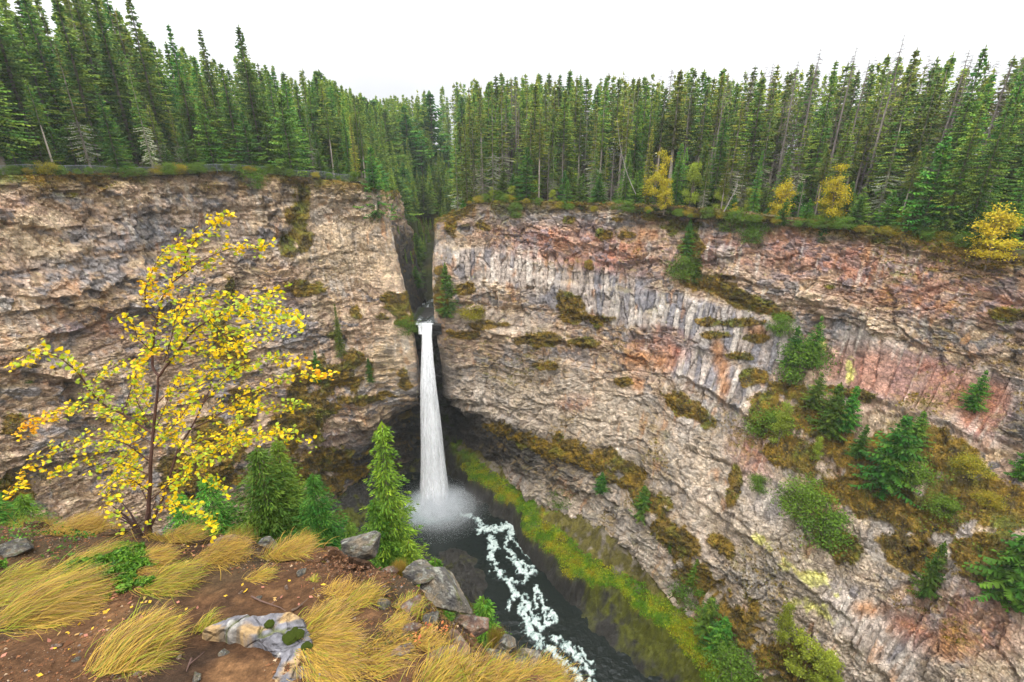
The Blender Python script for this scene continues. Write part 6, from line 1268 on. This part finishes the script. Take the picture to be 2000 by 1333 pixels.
    tri = np.array([(0, 1, 5), (1, 2, 6), (1, 6, 5), (2, 3, 7), (2, 7, 6), (3, 4, 7), (0, 8, 1), (1, 8, 9), (1, 9, 2), (2, 9, 10), (2, 10, 3), (3, 10, 4)])
    k = r.random((N, 1))+.55*sst(-3.15, -3.55, A[:, 0:1]); zone = fbm(A[:, 0]*3, A[:, 2]*3, A[:, 1]*3, oct=2, seed=870)[:, None]*.55
    kk = k+zone; yel = np.array((.80, .56, .006)); gold = np.array((.70, .33, .010)); lime = np.array((.36, .46, .03)); C = np.where(kk < .42, lime, np.where(kk < 1.1, yel, gold))*r.uniform(.8, 1.2, (N, 1))
    me_l = make_mesh('leaves', (W-c0).reshape(-1, 3), (np.arange(N)[:, None, None]*11+tri[None]).reshape(-1, 3), mat('autumn_leaves', rough=.5, trans=.35, spec=.3), np.repeat(C, 11, 0))
    o = tag(link('birch_tree', None, loc=c0), 'young birch with yellow and lime autumn leaves on the rim, left front', 'tree')
    link('trunk', tr.mesh('trunk', mat('young_bark', rough=.8, noise=[(40, .3)], spec=.2)), o); link('twigs', twigs.mesh('twigs', M_BARK), o); link('leaves', me_l, o)
yellow_tree()
# ------------------------------------------------------------------ chain-link fence along the left rim
def fence(us, back, label, h=1.35):
    P = []
    for u in us:
        p = rim_point(u, back); P.append((p[0], p[1], lz(*p)))
    P = np.array(P); L = np.concatenate([[0], np.cumsum(np.linalg.norm(np.diff(P[:, :2], axis=0), axis=1))]); n = int(L[-1]/2.6); s = np.linspace(0, L[-1], n+1)
    Q = np.stack([np.interp(s, L, P[:, k]) for k in range(3)], 1); Q[:, 2] = [lz(a, b)+.25 for a, b, _ in Q]; c0 = Q[0].copy(); Q = Q-c0
    mm = mat('galvanised', (.20, .21, .22), attr=False, rough=.45); mm.node_tree.nodes['Principled BSDF'].inputs['Metallic'].default_value = .5
    o = tag(link('fence', None, loc=c0), label, 'fence')
    for q in Q:
        m = MB(); m.tube([q-[0, 0, .5], q+[0, 0, h+.05]], .045, 7); m.tube([q+[0, 0, h+.05], q+[0, 0, h+.09]], [.055, .02], 7); link('post', m.mesh('post', mm), o)
    m = MB(); m.tube(Q+[0, 0, h], .035, 6); link('top_rail', m.mesh('top_rail', mm), o)
    m = MB()
    for a, b in zip(Q[:-1], Q[1:]):
        l = np.linalg.norm(b-a); d = (b-a)/l; k = 0
        for x in np.arange(-h, l, .16):
            for sg in (1, -1):
                x0, x1 = (x, x+h); z0, z1 = 0., h
                if x0 < 0: z0 = -x0; x0 = 0
                if x1 > l: z1 = h-(x1-l); x1 = l
                if sg < 0: z0, z1 = h-z0, h-z1
                p, q = a+d*x0+[0, 0, z0], a+d*x1+[0, 0, z1]; w = np.array([0, 0, .009]); m.add([p-w, p+w, q+w, q-w], [[0, 1, 2, 3]], (.45, .47, .49))
    link('wire_mesh', m.mesh('wire_mesh', mm), o)
fence([20, 80, 130, 200, 262, 300, 345, 400, 470, 540], 1.3, 'grey chain-link safety fence running along the left cliff top under the trees')
fence([560, 600, 640, 690], 1.1, 'short grey fence section near the notch end of the left cliff top')
# leaning dead saplings on the right rim
def snag(pts, y, rad, label, c=(.22, .20, .18)):
    P = np.array([at_y(u, v, yy) for (u, v), yy in zip(pts, y)]); m = MB(); q = catmull(P, np.linspace(0, len(P)-1, 14)); m.tube(q-P[0], np.linspace(rad, rad*.3, 14), 6, c)
    r = np.random.default_rng(int(pts[0][0]))
    for i in range(3, 13, 2):
        e = q[i]+r.normal(0, .6, 3)+[0, 0, .4]; m.tube(np.array([q[i], e])-P[0], [rad*.3, rad*.1], 4, c)
    tag(link('snag', m.mesh('snag', M_BARK), loc=P[0]), label, 'dead sapling')
snag([(1242, 380), (1225, 340), (1212, 290), (1205, 230)], [113, 113.5, 114, 114.5], .09, 'pale bare stem leaning left under the tall yellow-green tree')
snag([(1414, 414), (1424, 395), (1436, 372), (1441, 352)], [109, 109, 109, 109.5], .13, 'white crooked dead stem on the right rim above the bright bushes')
# ------------------------------------------------------------------ damp air
def haze():
    x0, x1, y0, y1, z0, z1 = -520, 520, -60, 620, -112, 62
    V = [(x, y, z) for x in (x0, x1) for y in (y0, y1) for z in (z0, z1)]
    m = bpy.data.materials.new('air'); m.use_nodes = True; nt = m.node_tree; nt.nodes.remove(nt.nodes['Principled BSDF']); v = nt.nodes.new('ShaderNodeVolumePrincipled'); v.inputs['Color'].default_value = (.90, .94, .98, 1); v.inputs['Density'].default_value = HAZE; v.inputs['Anisotropy'].default_value = .3
    nt.links.new(v.outputs[0], nt.nodes['Material Output'].inputs['Volume'])
    o = link('haze', make_mesh('haze', V, [(0, 1, 3, 2), (4, 6, 7, 5), (0, 4, 5, 1), (2, 3, 7, 6), (0, 2, 6, 4), (1, 5, 7, 3)], m)); tag(o, 'thin damp air paling the far trees', 'haze', kind='stuff')
if HAZE > 0: haze()
